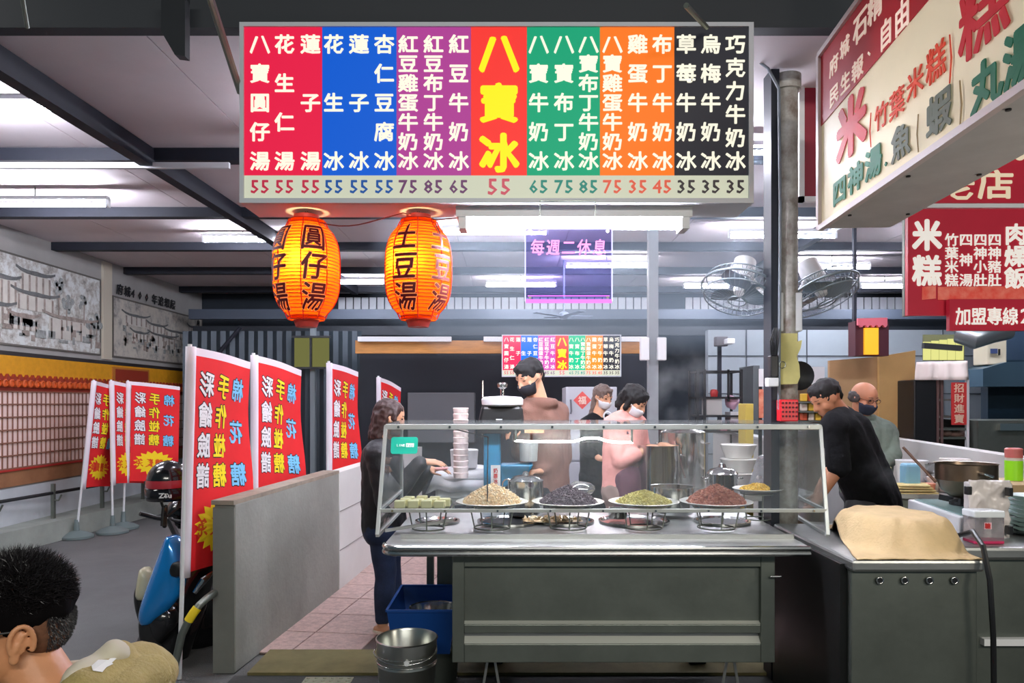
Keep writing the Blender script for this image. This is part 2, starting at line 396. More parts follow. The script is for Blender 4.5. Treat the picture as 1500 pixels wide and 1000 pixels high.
for (yc, zc, wd, hh) in ((10.2, 2.62, .7, .14), (10.8, 2.56, .6, .12), (11.4, 2.52, .8, .12), (12.0, 2.6, .4, .3), (10.3, 2.4, .5, .14), (11.0, 2.4, .9, .2), (12.0, 2.32, .3, .2)):
    wq(c_, yc-wd*.42, zc-hh*.6, yc+wd*.42, zc+hh*.3, .016); roofy(a, yc-wd*.55, yc+wd*.55, zc+hh*.3, .035)
    for k in range(5): wq(b_, yc-wd*.4+k*wd*.19, zc-hh*.5, yc-wd*.4+k*wd*.19+.03, zc+hh*.28, .019)
for k in range(70):
    yy = 9.8+rnd.random()*2.4; zz = 2.2+abs(rnd.gauss(0, .16)); wq(g_ if k % 2 else b_, yy, zz, yy+.02+rnd.random()*.07, zz+.02+rnd.random()*.06, .019)
a.build('ink_roofs', ink, m2); b_.build('ink_timber', ink2, m2, kind='stuff'); c_.build('ink_walls', inkw, m2); g_.build('ink_figures', inkg, m2, kind='stuff')
t = MB(); line(t, '府城400年追想起', (WX+.025, 10.52, 2.98), (0, 1, 0), (0, 0, 1), .17, .15, .19, bold=.02, th=.006, shear=.1)
letters(t, mat('ink_black', (26, 26, 28)), m2)
t = MB()
for k in range(3): put(t, '府城人'[k], (WX+.025, 12.2, 2.80-.12*k), (0, 1, 0), (0, 0, 1), .1, .1, th=.006, bold=.02)
t.build('signature', mat('ink_black', (26, 26, 28)), m2)
MB().box((WX, 9.36, 2.04), (WX+.03, 9.56, 3.28)).build('cream_post', mat('cream_wood', (196, 188, 170), .6), wl)
# curb in front of the left wall with a rail
cu = MB(); cu.prism([(-5.0, 6.6, 0), (-4.62, 10.6, 0), (-5.19, 10.6, 0), (-5.19, 6.6, 0)], (0, 0, .22))
cu.build('trim_2', mat('pale_green_cement', (150, 156, 148), .85, var=.15, vs=3, bump=.2, bs=40), kind=ST)
rl = thing('hand_rail', (-5.1, 8.5, .22), 'long dark pipe hand rail on the curb below the murals', 'railing')
def cl(y, o=0): return -5.13+(y-7.2)*(.37/3.2)-o
MB().tube([(cl(6.9), 6.9, .50), (cl(10.4), 10.4, .50)], .018).build('rail', black_m, rl, smooth=True)
for y in (7.3, 8.1, 8.9, 9.7, 10.3):
    MB().bar((cl(y), y, .21), (cl(y), y, .60), .035, .035).tube([(cl(y), y, .42), (cl(y)+.06, y, .42), (cl(y)+.09, y, .48)], .01).build('post', steel_d, rl)

# half wall, cement then white
wm = MB(); wa = Vector((-1.53, 4.09, 0)); wb = Vector((-1.37, 5.86, 0)); wd = (wb-wa).normalized(); wn = Vector((-wd.y, wd.x, 0))
def wallseg(a, b, tck, h): return MB().prism([a, b, b+wn*tck, a+wn*tck], (0, 0, h))
hw = wallseg(wa, wb, .121, .93).build('wall_half', conc, bev=.006, kind=ST)
MB().box((-1.652, 4.083, .0), (-1.535, 4.10, .915)).build('end_slab', mat('cement_dark', (118, 120, 114), .9, var=.15, vs=3), hw)
wallseg(wa-wd*.02+V(0, 0, .93), wb+V(0, 0, .93), .13, .025).build('coping', mat('worn_coping', (150, 138, 124), .9, var=.25, vs=8), hw)
wc = Vector((-1.12, 9.2, 0)); wm = mat('white_tile_wall', (220, 220, 216), .5, var=.05, vs=2)
w2 = MB().prism([wb+V(.004, 0, 0), wc, wc+V(-.11, 0, 0), wb+V(-.11, 0, 0)], (0, 0, .94)).build('wall_half', wm, kind=ST)
q = wc-wb
for k in range(2):
    MB().bar(wb+V(.006, 0, .32+.31*k), wc+V(.006, 0, .32+.31*k), .006, .006).build('tile_joint', mat('joint', (150, 148, 144)), w2)

# ceiling panels between beams
ce = MB().box((-5.4, 3.6, CZ+.02), (7.5, 12.4, CZ+.08)).build('ceiling', mat('ceiling_void', (88, 84, 88), .8), kind=ST)
ys = [3.6, 5.3, 6.9, 8.4, 9.95, 11.6, 12.3]
for j in range(6):
    x = -5.4
    while x < 7.4:
        MB().box((x+.004, ys[j]+.004, CZ), (min(x+1.2, 7.5)-.004, ys[j+1]-.004, CZ+.022)).build('panel', ceil_m, ce); x += 1.2
for y in ys[1:-1]:
    MB().box((-5.2, y-.06, CZ-.09), (7.5, y+.04, CZ-.001)).build('beam', beam_m, ce)
MB().box((-5.2, 5.22, CZ-.15), (-2.0, 5.25, CZ-.11)).build('pipe_run', white_m, ce)
MB().bar((-2.62, 3.62, CZ-.07), (-2.44, 11.5, CZ-.07), .09, .13).build('rafter', beam_m, ce)
MB().bar((3.0, 3.62, CZ-.07), (3.3, 11.5, CZ-.07), .08, .12).build('rafter', beam_m, ce)
MB().box((-5.4, 3.52, CZ-.02), (7.5, 3.6, CZ+.14)).build('fascia', mat('dark_fascia', (52, 56, 62), .7), ce)
# dark outer canopy above and its struts
cn = MB().box((-6, 1.2, 4.5), (7, 3.5, 4.6)).build('trim_3', mat('canopy_dark', (26, 40, 50), .7, var=.3, vs=2), kind=ST)
for x in (-3.9, -1.4, .9, 3.4): MB().box((x, 1.2, 4.38), (x+.08, 3.5, 4.5)).build('joist', beam_m, cn)
MB().prism([P(236, -30, 3.3), P(271, -30, 3.3), P(271, 82, 3.3), P(256, 80, 3.3), P(236, 46, 3.3)], (0, .05, 0)).build('bracket', mat('dark_bracket', (30, 34, 40), .6), cn)
MB().tube([P(296, -40, 3.0), P(352, 135, 3.5)], .017).build('strut', steel_d, cn, smooth=True)
MB().tube([P(28, -30, 3.2), P(40, 40, 3.4)], .01).build('strut', steel_d, cn, smooth=True)
MB().tube([P(1005, 8, 3.1), P(1035, 40, 3.4)], .012).build('strut', steel_d, cn, smooth=True)

# back wall at the far end
BY = 12.4
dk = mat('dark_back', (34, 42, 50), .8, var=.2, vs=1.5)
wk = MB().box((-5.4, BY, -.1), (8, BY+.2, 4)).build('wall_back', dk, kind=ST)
MB().box((-5.0, BY-.12, 2.92), (7.4, BY-.04, 3.02)).build('rail', mat('grey_blue', (132, 140, 152), .6), wk)
cr = MB(); x = -2.9
while x < 2.4: cr.box((x, BY-.05, 3.02), (x+.11, BY-.02, 3.24)); x += .13
cr.build('clerestory_sheet', mat('clerestory', (196, 200, 206), .5), wk, kind='stuff')
cr = MB(); x = 2.9
while x < 7.2: cr.box((x, BY-.05, 3.0), (x+.11, BY-.02, 3.24)); x += .13
cr.build('clerestory_sheet', mat('clerestory', (196, 200, 206), .5), wk, kind='stuff')
MB().box((-4.9, 11.2, 2.75), (7.4, 11.3, 2.9)).build('trim_4', mat('grey_blue2', (74, 84, 98), .6), kind=ST)
MB().box((-4.9, 11.35, 2.52), (7.4, 11.45, 2.66)).build('trim_5', mat('dark_girder', (30, 36, 44), .6), kind=ST)
# corrugated dark sheets on the left rear
cg = MB(); n = 0; x = -4.9; pts = []
while x < -2.2:
    pts.append((x, 11.0+.03*(n % 2), 0)); x += .07; n += 1
for a, b in zip(pts, pts[1:]): cg.quad(a, b, (b[0], b[1], 2.55), (a[0], a[1], 2.55))
cg.build('wall_rear_left', mat('corrugated', (58, 68, 76), .45, .4), kind=ST, normals=False)
MB().tube([(-4.6, 10.9, 1.9), (-4.0, 10.9, 2.6)], .03).build('trim_6', beam_m, kind=ST)
# rear wing beside it: door frame posts, lit yellow window
MB().box((-2.95, 10.8, 0), (-2.88, 10.88, 2.9)).build('trim_7', mat('pale_post', (120, 128, 134), .6), kind=ST)
wn1 = MB().box((-3.15, 10.7, 2.0), (-2.65, 10.72, 2.42)).build('window_1', emis('dim_green_window', (160, 160, 96), .35), kind=ST)
f = MB(); f.box((-3.18, 10.66, 1.97), (-2.62, 10.70, 2.0)).box((-3.18, 10.66, 2.42), (-2.62, 10.70, 2.45)).box((-2.92, 10.66, 2.0), (-2.89, 10.7, 2.42)); f.build('window_frame', black_m, wn1)
# stall interior: dark room box behind, white panelled wall to its right
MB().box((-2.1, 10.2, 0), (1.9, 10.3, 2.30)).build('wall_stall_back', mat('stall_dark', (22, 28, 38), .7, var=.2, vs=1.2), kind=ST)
MB().box((-1.95, 9.2, 2.10), (1.85, 9.28, 2.26)).build('trim_8', mat('wood_orange', (196, 136, 70), .6, var=.2, vs=5, stretch=(1, 1, 8)), kind=ST)
for i, (a, b) in enumerate(((-1.9, -.75), (-.35, -.1), (1.35, 1.7))):
    MB().box((a, 9.1, 2.24), (b, 9.18, 2.30)).build('lamp_batten', white_m, label=('long white unlit lamp batten on the orange beam, by the left lantern', 'short white unlit batten on the orange beam behind the menu board', 'short pale batten on the orange beam right of the far menu board')[i], cat='lamp')
wr = MB().box((2.6, 9.8, 0), (6.9, 9.95, 2.45)).build('wall_stall_right', mat('grey_board', (150, 160, 166), .7, var=.06, vs=2), kind=ST)
for z in (.8, 1.6, 2.1):
    MB().box((2.6, 9.785, z), (6.9, 9.80, z+.012)).build('panel_joint', mat('joint_d', (70, 78, 84)), wr)
for x in (3.1, 3.9, 4.8, 5.7): MB().box((x, 9.785, 0), (x+.012, 9.80, 2.45)).build('panel_joint', mat('joint_d', (70, 78, 84)), wr)
MB().box((-1.4, 9.9, .95), (-.5, 10.195, 1.62)).build('notice_cabinet', mat('grey_cab', (92, 94, 98), .6), bev=.01, label='flat grey cabinet on the dark back wall behind the customer', cat='cabinet')
# white partitions
pw = MB().prism([(2.28, 6.6, 0), (2.42, 8.9, 0), (2.52, 8.9, 0), (2.38, 6.6, 0)], (0, 0, 1.15)).build('wall_partition', white_w, kind=ST)
MB().prism([(2.26, 6.58, 1.15), (2.40, 8.9, 1.15), (2.54, 8.9, 1.15), (2.40, 6.58, 1.15)], (0, 0, .02)).build('coping', white_m, pw)
pw = MB().prism([(3.12, 4.4, 0), (3.70, 7.4, 0), (3.82, 7.4, 0), (3.24, 4.4, 0)], (0, 0, 1.15)).build('wall_partition', white_w, kind=ST)
MB().prism([(3.70, 7.4, 0), (4.0, 9.6, 0), (4.1, 9.6, 0), (3.82, 7.4, 0)], (0, 0, 1.15)).build('wall_partition', white_w, kind=ST)
# right side: blue dark wall with hood
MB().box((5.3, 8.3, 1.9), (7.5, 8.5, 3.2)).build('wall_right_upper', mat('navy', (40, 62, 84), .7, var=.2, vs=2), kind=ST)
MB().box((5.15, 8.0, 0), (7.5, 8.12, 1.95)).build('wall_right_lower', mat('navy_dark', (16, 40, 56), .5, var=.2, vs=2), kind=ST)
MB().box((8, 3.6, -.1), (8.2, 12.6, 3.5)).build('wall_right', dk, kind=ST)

# thin grey post in the middle of the stall
pc = P(956, 588, 7.0)
MB().box((pc.x-.045, 6.95, 0), (pc.x+.045, 7.05, CZ)).build('trim_9', mat('grey_post', (142, 148, 152), .6, var=.1, vs=4), kind=ST)
for k, px in enumerate((944, 969)):
    q = P(px, 511, 6.9); MB().cb(q, (.085, .06, .215)).build('speaker_box', white_p, bev=.01, label=('white upright box clipped to left side of the grey post', 'white upright box clipped to right side of the grey post')[k], cat='box')
# main column: dark channel and round post
co = thing('steel_column', (1.47, 4.03, 0), 'weathered round steel column with dark channel between the two stalls', 'column')
MB().lathe((1.505, 4.05, 0), [(.058, 0), (.058, 3.2), (.075, 3.2), (.075, 3.28)], 20).build('post', mat('rusty_paint', (206, 206, 200), .75, 0, var=.1, vs=9, col2=(128, 114, 104), bump=.4, bs=30), co, smooth=True)
MB().box((1.395, 3.98, 0), (1.44, 4.1, 3.29)).build('channel', mat('near_black_steel', (24, 30, 40), .5), co)
MB().tube([P(1103, 84, 3.95), P(1125, 100, 3.93), P(1141, 130, 3.93), P(1143, 300, 3.93), P(1141, 600, 3.93)], .008).build('conduit', mat('grey_cable', (120, 128, 136), .5), co, smooth=True)
MB().prism([P(1140, 30, 3.75), P(1172, 30, 3.75), P(1168, 55, 3.75), P(1144, 55, 3.75)], (0, .1, 0)).build('bracket', mat('grey_blue2', (74, 84, 98)), co)

# ---------------------------------------------------------------- ceiling tubes
def tube_light(x0, x1, py, d, label, z=None, r=.016):
    a = P(x0, py, d); b = P(x1, py, d); z = a.z if z is None else z
    t = thing('tube_light', ((a.x+b.x)/2, d, z), label, 'lamp', 'fluorescent tubes on the ceiling')
    MB().cb(((a.x+b.x)/2, d, z+.055), (b.x-a.x+.03, .052, .03)).build('batten', white_m, t)
    MB().tube([(a.x, d, z), (b.x, d, z)], r, 10).build('tube', tube_m, t, smooth=True)
    for x in (a.x-.012, b.x+.012): MB().box((x-.012, d-.018, z-.02), (x+.012, d+.018, z+.05)).build('tube_holder', white_p, t)
    MB().tube([((a.x+b.x)/2, d, z+.06), ((a.x+b.x)/2, d, CZ)], .006).build('drop_rod', steel_d, t)
    return t
tube_light(-140, 80, 158, 4.35, 'bright tube at the left frame edge, nearest of the ceiling tubes', r=.022)
tube_light(300, 412, 352, 7.8, 'ceiling tube just left of the left lantern')
tube_light(488, 562, 414, 10.3, 'far ceiling tube seen between the two lanterns')
tube_light(650, 800, 341, 7.24, 'ceiling tube right of the right lantern, nearer the neon board')
tube_light(830, 947, 390, 9.03, 'ceiling tube crossing behind the right edge of the neon board')
tube_light(713, 813, 418, 10.5, 'ceiling tube crossing low behind the left edge of neon board')
tube_light(1070, 1222, 346, 7.3, 'ceiling tube passing behind the steel column, under the side sign')
tube_light(1165, 1272, 392, 9.1, 'ceiling tube above the right wall fan')
tube_light(1003, 1066, 420, 10.6, 'short far tube behind the left wall fan')
tube_light(1262, 1330, 420, 10.6, 'short far tube left of the red side board')

def spare(x0, x1, d, label):
    u = (x0/d*F+750, x1/d*F+750); return tube_light(u[0], u[1], HZ-1.65*F/d, d, label)
spare(-1.35, -.1, 4.9, 'tube behind the menu sign, left of its middle')
spare(.5, 1.7, 4.9, 'tube behind the menu sign, nearer the steel column')
spare(2.9, 4.1, 5.0, 'tube over the second stall, above the light box')
spare(-4.6, -3.4, 6.2, 'tube over the lane, outside the left frame edge')
spare(4.2, 5.4, 7.3, 'tube over the second stall counter, behind the red boards')
# ================================================================ signs
COLS = [('八寶圓仔湯', 381, '55'), ('花生仁湯', 417, '55'), ('蓮子湯', 455, '55'), ('花生冰', 489, '55'), ('蓮子冰', 526, '55'), ('杏仁豆腐冰', 563, '55'),
        ('紅豆雞蛋牛奶冰', 598, '75'), ('紅豆布丁牛奶冰', 635, '85'), ('紅豆牛奶冰', 672, '65'), ('八寶冰', 731, '55'), ('八寶牛奶冰', 789, '65'), ('八寶布丁冰', 826, '75'),
        ('八寶布丁牛奶冰', 862, '85'), ('八寶雞蛋牛奶冰', 897, '75'), ('雞蛋牛奶冰', 934, '35'), ('布丁牛奶冰', 970, '45'), ('草莓牛奶冰', 1005, '35'), ('烏梅牛奶冰', 1041, '35'), ('巧克力牛奶冰', 1077, '35')]
BANDS = [(358, 472, 'crimson', (236, 26, 72)), (472, 581, 'blue', (0, 92, 214)), (581, 690, 'purple', (176, 62, 150)), (690, 772, 'red', (252, 54, 48)),
         (772, 879, 'green', (0, 164, 118)), (879, 988, 'orange', (255, 122, 24)), (988, 1096, 'black', (38, 38, 46))]
PRC = {'crimson': (204, 40, 76), 'blue': (0, 84, 170), 'purple': (110, 60, 110), 'red': (214, 84, 104), 'green': (20, 140, 126), 'orange': (236, 96, 70), 'black': (52, 44, 50)}
def lit(name, col, e=.55): return mat('lit_'+name, tuple(int(x*.72) for x in col), .5, spec=.3, emit=e*1.0, ecol=col)
def menu_board(x0, d, ztop, s, label, e):
    """s metres per reference pixel"""
    def X(px): return x0+(px-352)*s
    def Z(py): return ztop-(py-34)*s
    W = 751*s; Hh = 264*s; dep = .26*s*313
    t = thing('menu_sign', (x0+W/2, d+dep/2, ztop-Hh), label, 'sign')
    MB().box((X(352), d+.004, Z(298)), (X(1103), d+dep, Z(34))).build('housing', mat('sign_housing', (196, 198, 204), .5), t)
    f = MB(); y0, y1 = d-.012*s*313, d+.01
    f.box((X(352), y0, Z(298)), (X(1103), y1, Z(291))).box((X(352), y0, Z(40)), (X(1103), y1, Z(34))).box((X(352), y0, Z(291)), (X(358), y1, Z(40))).box((X(1096), y0, Z(291)), (X(1103), y1, Z(40)))
    f.build('frame', mat('sign_frame', (206, 210, 218), .4), t)
    for a, b, n, c in BANDS:
        MB().box((X(a), d-.001, Z(257)), (X(b)-.001, d+.003, Z(40))).build('colour_panel', lit(n+('f' if e != .55 else ''), c, e), t)
    MB().box((X(358), d-.001, Z(291)), (X(1096), d+.003, Z(257))).build('price_panel', lit('cream'+('f' if e != .55 else ''), (226, 230, 206), .42), t)
    for n in set(b[2] for b in BANDS):
        rng = [b for b in BANDS if b[2] == n][0]
        tb = MB(); pb = MB()
        for s_, px, pr in COLS:
            if not (rng[0] < px < rng[1]): continue
            big = len(s_) == 3 and px == 731
            k = len(s_)
            for i, ch in enumerate(s_):
                if big: put(tb, ch, (X(px), d-.003, Z((78, 151, 224)[i])), (1, 0, 0), (0, 0, 1), 58*s, 58*s, bold=.045, th=.004)
                else: put(tb, ch, (X(px), d-.003, Z(65+(236-65)*i/(k-1))), (1, 0, 0), (0, 0, 1), 30*s, (29 if k < 7 else 27)*s, bold=.024, th=.004)
            hh = 33 if big else 27
            for j, ch in enumerate(pr):
                put(pb, ch, (X(px)+(j-.5)*(19 if big else 15)*s, d-.003, Z(273)), (1, 0, 0), (0, 0, 1), hh*s, hh*s, bold=.015, th=.004, cjk=False)
        m1_ = lit('yellow', (255, 226, 20), .7) if n == 'red' else lit('ivory', (250, 246, 226), .62); m2_ = mat('price_'+n, PRC[n], .5, emit=.25)
        if s < .002: tb.build('lettering', m1_, t, kind='stuff'); pb.build('price_figures', m2_, t, kind='stuff')
        else: letters(tb, m1_, t); letters(pb, m2_, t, name='price_figure')
    return t
S = 1/313
ms = menu_board(P(352, 0, 3.46).x, 3.46, 1.5+(HZ-34)/313, S, 'large lit menu sign in seven colour bands hanging above the cart', .55)
for x in (-1.1, 0, 1.0): MB().box((x, 3.55, 3.27), (x+.04, 3.6, 3.5)).build('hanger', beam_m, ms)
ms2 = menu_board(P(735, 0, 8.9).x, 8.9, 1.5+(HZ-490)/F*8.9, (910-735)/F*8.9/751, 'small repeat of the menu board on orange beam behind the ice shaver man', 1.0)
# big pair of tubes under the sign
t = thing('tube_light', (.36, 3.56, 2.35), 'pair of brilliant tubes under the main menu sign, right half', 'lamp')
a = P(683, 322, 3.5); b = P(1000, 322, 3.5)
MB().cb(((a.x+b.x)/2, 3.58, 2.405), (b.x-a.x+.1, .13, .05)).build('batten', white_m, t)
for y in (3.55, 3.61): MB().tube([(a.x, y, 2.355), (b.x, y, 2.355)], .016, 12).build('tube', tube_m, t, smooth=True)
e = MB()
for x in (a.x-.02, b.x+.02): e.box((x-.018, 3.52, 2.325), (x+.018, 3.64, 2.39))
e.build('tube_holder', white_p, t)

# neon acrylic notice
k = 3.44
a = P(770, 335, k); b = P(896, 441, k)
ng = thing('neon_notice', ((a.x+b.x)/2, k, b.z), 'square clear acrylic notice with glowing pink writing and edges', 'sign')
MB().box((a.x, k-.004, b.z), (b.x, k+.004, a.z)).build('acrylic_sheet', glassmat('acrylic', (.72, .68, .95), .0012, (.62, .60, 1), .05, 6), ng)
pk = emis('neon_magenta', (236, 110, 255), 1.5); lw = emis('neon_lilac', (214, 214, 255), 1.4)
MB().box((a.x, k-.006, b.z-.008), (b.x, k+.006, b.z+.008)).box((a.x+.01, k-.005, b.z+.022), (b.x-.01, k-.003, b.z+.026)).build('glowing_edge', pk, ng)
MB().box((a.x-.004, k-.005, b.z), (a.x+.001, k+.005, a.z)).box((b.x-.001, k-.005, b.z), (b.x+.004, k+.005, a.z)).box((a.x, k-.005, a.z-.003), (b.x, k+.005, a.z+.004)).build('glowing_edge', lw, ng)
t = MB(); line(t, '每週二休息', P(833, 362, k-.008), (1, 0, 0), (0, 0, 1), .066, .078, .072, bold=.01, th=.004, shear=.08); letters(t, emis('neon_pink', (255, 150, 222), 1.5), ng)
e = MB()
for x in (a.x+.02, b.x-.02):
    for z in (a.z-.014, b.z+.016): e.lathe((x, k-.008, z), [(.007, -.004), (.007, .004)], 10, 'y')
e.build('corner_screw', steel_s, ng)
MB().tube([P(791, 334, k), P(791, 294, k), P(872, 294, k), P(872, 334, k)], .003, 6).build('hanger_wire', steel_d, ng)

# paper lanterns
lan_m = bpy.data.materials.new('lantern_paper'); lan_m.use_nodes = True
N = lan_m.node_tree.nodes; L = lan_m.node_tree.links; N.clear()
tr = N.new('ShaderNodeBsdfTranslucent'); tr.inputs[0].default_value = (1.0, .17, .008, 1)
df = N.new('ShaderNodeBsdfDiffuse'); df.inputs[0].default_value = (.9, .10, .01, 1)
mx = N.new('ShaderNodeMixShader'); mx.inputs[0].default_value = .72; L.new(df.outputs[0], mx.inputs[1]); L.new(tr.outputs[0], mx.inputs[2])
ou = N.new('ShaderNodeOutputMaterial'); L.new(mx.outputs[0], ou.inputs[0])
def lantern(px, word, ang, label, bulb, ang2):
    c = P(px, 396, 3.60); R = .160; H = .245
    t = thing('paper_lantern', (c.x, c.y, c.z-.29), label, 'lantern')
    def rad(h): q = abs(h)/H; return R*max(.30, (1-q**3.1))**.5 if q < 1 else R*.5
    prof = []; n = 30
    for i in range(n*4+1):
        h = -H*.985+2*H*.985*i/(n*4); ph = (i % 4)/4
        prof.append((rad(h)-.0028*abs(cos(pi*ph))**.6, h))
    sh = MB().lathe(c, prof, 40, closed=True).build('paper_shade', lan_m, t, smooth='all', normals=True)
    rb = MB()
    for i in range(n+1):
        h = -H*.985+2*H*.985*i/n; rb.torus((c.x, c.y, c.z+h), rad(h)-.0012, .0018, 36, 4)
    rb.build('rib_rings', mat('lantern_rib', (150, 30, 8), .7), t, smooth='all')
    rb = MB()
    for j in range(8):
        an = ang+pi/8+j*pi/4
        rb.tube([(c.x+(rad(h)+.001)*sin(an), c.y-(rad(h)+.001)*cos(an), c.z+h) for h in [-H*.97+H*1.94*i/16 for i in range(17)]], .0028, 4)
    rb.build('vertical_ribs', mat('lantern_rib2', (205, 40, 8), .7, emit=.12), t)
    for g, aa in ((0, ang), (1, ang2)):
        o1 = MB(); o2 = MB()
        for i, ch in enumerate(word):
            h0 = .138-.140*i
            for mb, off, bd in ((o1, .004, .014), (o2, .0025, .034)):
                def fn(u, v, w_, off=off): an = aa+u/R; hh = h0+v; rr = rad(min(.235, abs(hh)))+off+w_; return Vector((c.x+rr*sin(an), c.y-rr*cos(an), c.z+hh))
                put(mb, ch, (0, 0, 0), (1, 0, 0), (0, 0, 1), .128, .135, th=.002, bold=bd, fn=fn, sub=3, shear=.12)
        letters(o1, mat('lantern_ink', (112, 8, 18), .6), t, o2, mat('lantern_halo', (255, 150, 90), .6, emit=.35))
    cm = mat('lantern_collar', (190, 66, 60), .5, alpha=.85)
    MB().lathe((c.x, c.y, c.z+H*.97), [(.062, 0), (.06, .03), (.04, .034)], 20).build('top_collar', cm, t, smooth=True)
    MB().lathe((c.x, c.y, c.z-H*.985-.035), [(.05, 0), (.062, .035)], 20).build('bottom_collar', cm, t, smooth=True)
    MB().tube([(c.x-.03, c.y, c.z+H), (c.x, c.y, c.z+H+.05), (c.x+.03, c.y, c.z+H)], .0025, 5).build('hook', steel_d, t)
    l = bpy.data.lights.new('bulb', 'POINT'); l.energy = 6; l.color = (1, .68, .30); l.shadow_soft_size = .035
    lo = bpy.data.objects.new('bulb', l); COL.objects.link(lo); lo.location = (c.x+bulb, c.y-.108, c.z+.03)
    return t
lantern(449, '圓仔湯', .50, 'left orange paper lantern, writing begins with a boxed character', .0, -.72)
lantern(613, '土豆湯', -.30, 'right orange paper lantern, writing begins with a cross-shaped character', -.05, .92)
MB().tube([P(455, 322, 3.6)]+[P(455+i*14, 322+18*sin(pi*i/7)*(.5), 3.55) for i in range(1, 8)]+[P(590, 312, 3.55), P(640, 322, 3.55), P(683, 318, 3.55)], .003, 5).build('sagging_wire', mat('red_cord', (120, 50, 48)), label='thin sagging cord strung between the two lanterns', cat='cord')

# neighbour's long light box running toward the street
A0 = Vector((1.437, 3.42, 0)); dr = Vector((-.0785, -1, 0)).normalized(); nr = Vector((dr.y, -dr.x, 0)).normalized()   # along the face, toward the street; outward to the left
if nr.x > 0: nr = -nr
z0, z1 = 2.30, 3.10; Ln = 2.4
lb = thing('light_box_sign', A0+dr*1.2+V(.15, 0, z0), 'huge cream and red light box sign angled along the right frame edge', 'sign')
bx = MB(); bx.prism([A0+V(0, 0, z0), A0+dr*Ln+V(0, 0, z0), A0+dr*Ln-nr*.3+V(0, 0, z0), A0-nr*.3+V(0, 0, z0)], (0, 0, z1-z0)); bx.build('housing', mat('grey_housing', (196, 194, 192), .6, .2, var=.12, vs=4), lb)
f0 = nr*.006
def bp(u, v, off=0): return A0+dr*u+V(0, 0, z0+v)+nr*(.004+off)
H8 = z1-z0
MB().prism([bp(0, 0), bp(Ln, 0), bp(Ln, H8), bp(0, H8)], nr*.004).build('cream_face', mat('lit_cream_face', (222, 208, 174), .5, spec=.25, emit=.16, var=.04, vs=2), lb)
# red band: polygon from the photograph: red above line from (far edge, v=.39) to the top further along
def _uv(px, py): s_ = (px-750)/F; d = 1.1685/(s_-.0785); return (3.42-d)*1.003, EYE-(py-HZ)/F*d-z0
ua = _uv(1207, 184); ub_ = _uv(1365, 0); sl = (ub_[1]-ua[1])/(ub_[0]-ua[0])
MB().prism([bp(0, ua[1], .005), bp(Ln, ua[1]+sl*Ln, .005), bp(Ln, H8, .005), bp(0, H8, .005)], nr*.003).build('red_band', mat('lit_red_band', (168, 20, 32), .5, spec=.25, emit=.07), lb)
fr = MB()
for a, b in ((bp(0, 0), bp(Ln, 0)), (bp(0, H8), bp(Ln, H8)), (bp(0, 0), bp(0, H8))): fr.bar(a+nr*.01, b+nr*.01, .024, .024)
fr.build('frame', mat('pink_white_frame', (210, 196, 194), .4), lb)
U = Vector((0, 0, 1)); 
def lbt(mb, s, u, v, hsz, step, wsz=None, bold=.02, off=.009, dv=0, cj=True):
    for i, ch in enumerate(s): put(mb, ch, bp(u+i*step, v+dv*i, off), dr, U, wsz or hsz, hsz, th=.003, bold=bold, cjk=cj)
def luv(px, py):
    s_ = (px-750)/F; d = 1.1685/(s_-.0785); return (3.42-d)*1.003, EYE-(py-HZ)/F*d-z0, d
def lch(items, m, bold=.025, cj=True, th=.003):
    mb = MB()
    for ch, px, py, wp, hp in items:
        u, v, d = luv(px, py); u2 = luv(px+wp/2, py)[0]-luv(px-wp/2, py)[0]
        put(mb, ch, bp(u, v, .009), dr, U, u2*1.05, hp/F*d*1.05, th=th, bold=bold, cjk=cj)
    letters(mb, m, lb)
lw_ = mat('lit_pinkwhite', (246, 218, 200), .55, spec=.2, emit=.25); lo_ = mat('lit_orange_text', (208, 62, 30), .55, spec=.2, emit=.12); lr_ = mat('lit_red_text', (190, 30, 42), .55, spec=.2, emit=.1)
lg_ = mat('lit_green_text', (12, 104, 74), .55, spec=.2, emit=.06); lv_ = mat('lit_olive_text', (88, 96, 80), .55, spec=.2, emit=.06); lbn = mat('lit_brown_text', (150, 126, 84), .55, spec=.2, emit=.08)
lch([('府', 1226, 95, 13, 27), ('城', 1242, 69, 14, 28), ('石', 1265, 37, 21, 44), ('精', 1287, 10, 22, 40), ('民', 1226.5, 139, 14, 29), ('生', 1243, 120, 14, 29), ('報', 1261, 101, 17, 31), ('、', 1282, 66, 12, 26), ('自', 1303, 48, 19, 42), ('由', 1327, 23, 23, 46)], lw_, .02)
lch([('米', 1251, 184, 42, 84)], lr_, .05); lch([('糕', 1447, 14, 74, 112)], lr_, .022)
lch([('竹', 1296, 169, 20, 38), ('葉', 1319, 151, 22, 42), ('米', 1346, 121, 25, 44), ('糕', 1377, 91, 29, 54)], lo_, .012)
lch([('四', 1234, 279, 19, 38), ('神', 1258, 260, 22, 40), ('湯', 1284, 238, 24, 44), ('・', 1303, 240, 12, 22), ('丸', 1452, 122, 46, 74), ('湯', 1500, 82, 46, 84)], lg_, .04)
lch([('魚', 1325, 207, 28, 50), ('蝦', 1381, 164, 36, 60)], lv_, .03)
lch([('(', 1280, 184, 9, 52), (')', 1399, 75, 14, 74)], lo_, 0, False); lch([('(', 1350, 188, 10, 56), (')', 1414, 143, 14, 74)], lbn, .01, False)
sc = MB()
for u in (.25, .8, 1.4, 2.0):
    for q in (.03, .27): sc.lathe(A0+dr*u-nr*q+V(0, 0, z0-.005), [(.008, 0), (.008, .006)], 8)
sc.build('screw', black_m, lb)
for u in (.6, 1.8): MB().box((A0+dr*u+V(.1, -.02, z1)).to_tuple(), (A0+dr*u+V(.14, .02, 4.5)).to_tuple()).build('hanger', beam_m, lb)

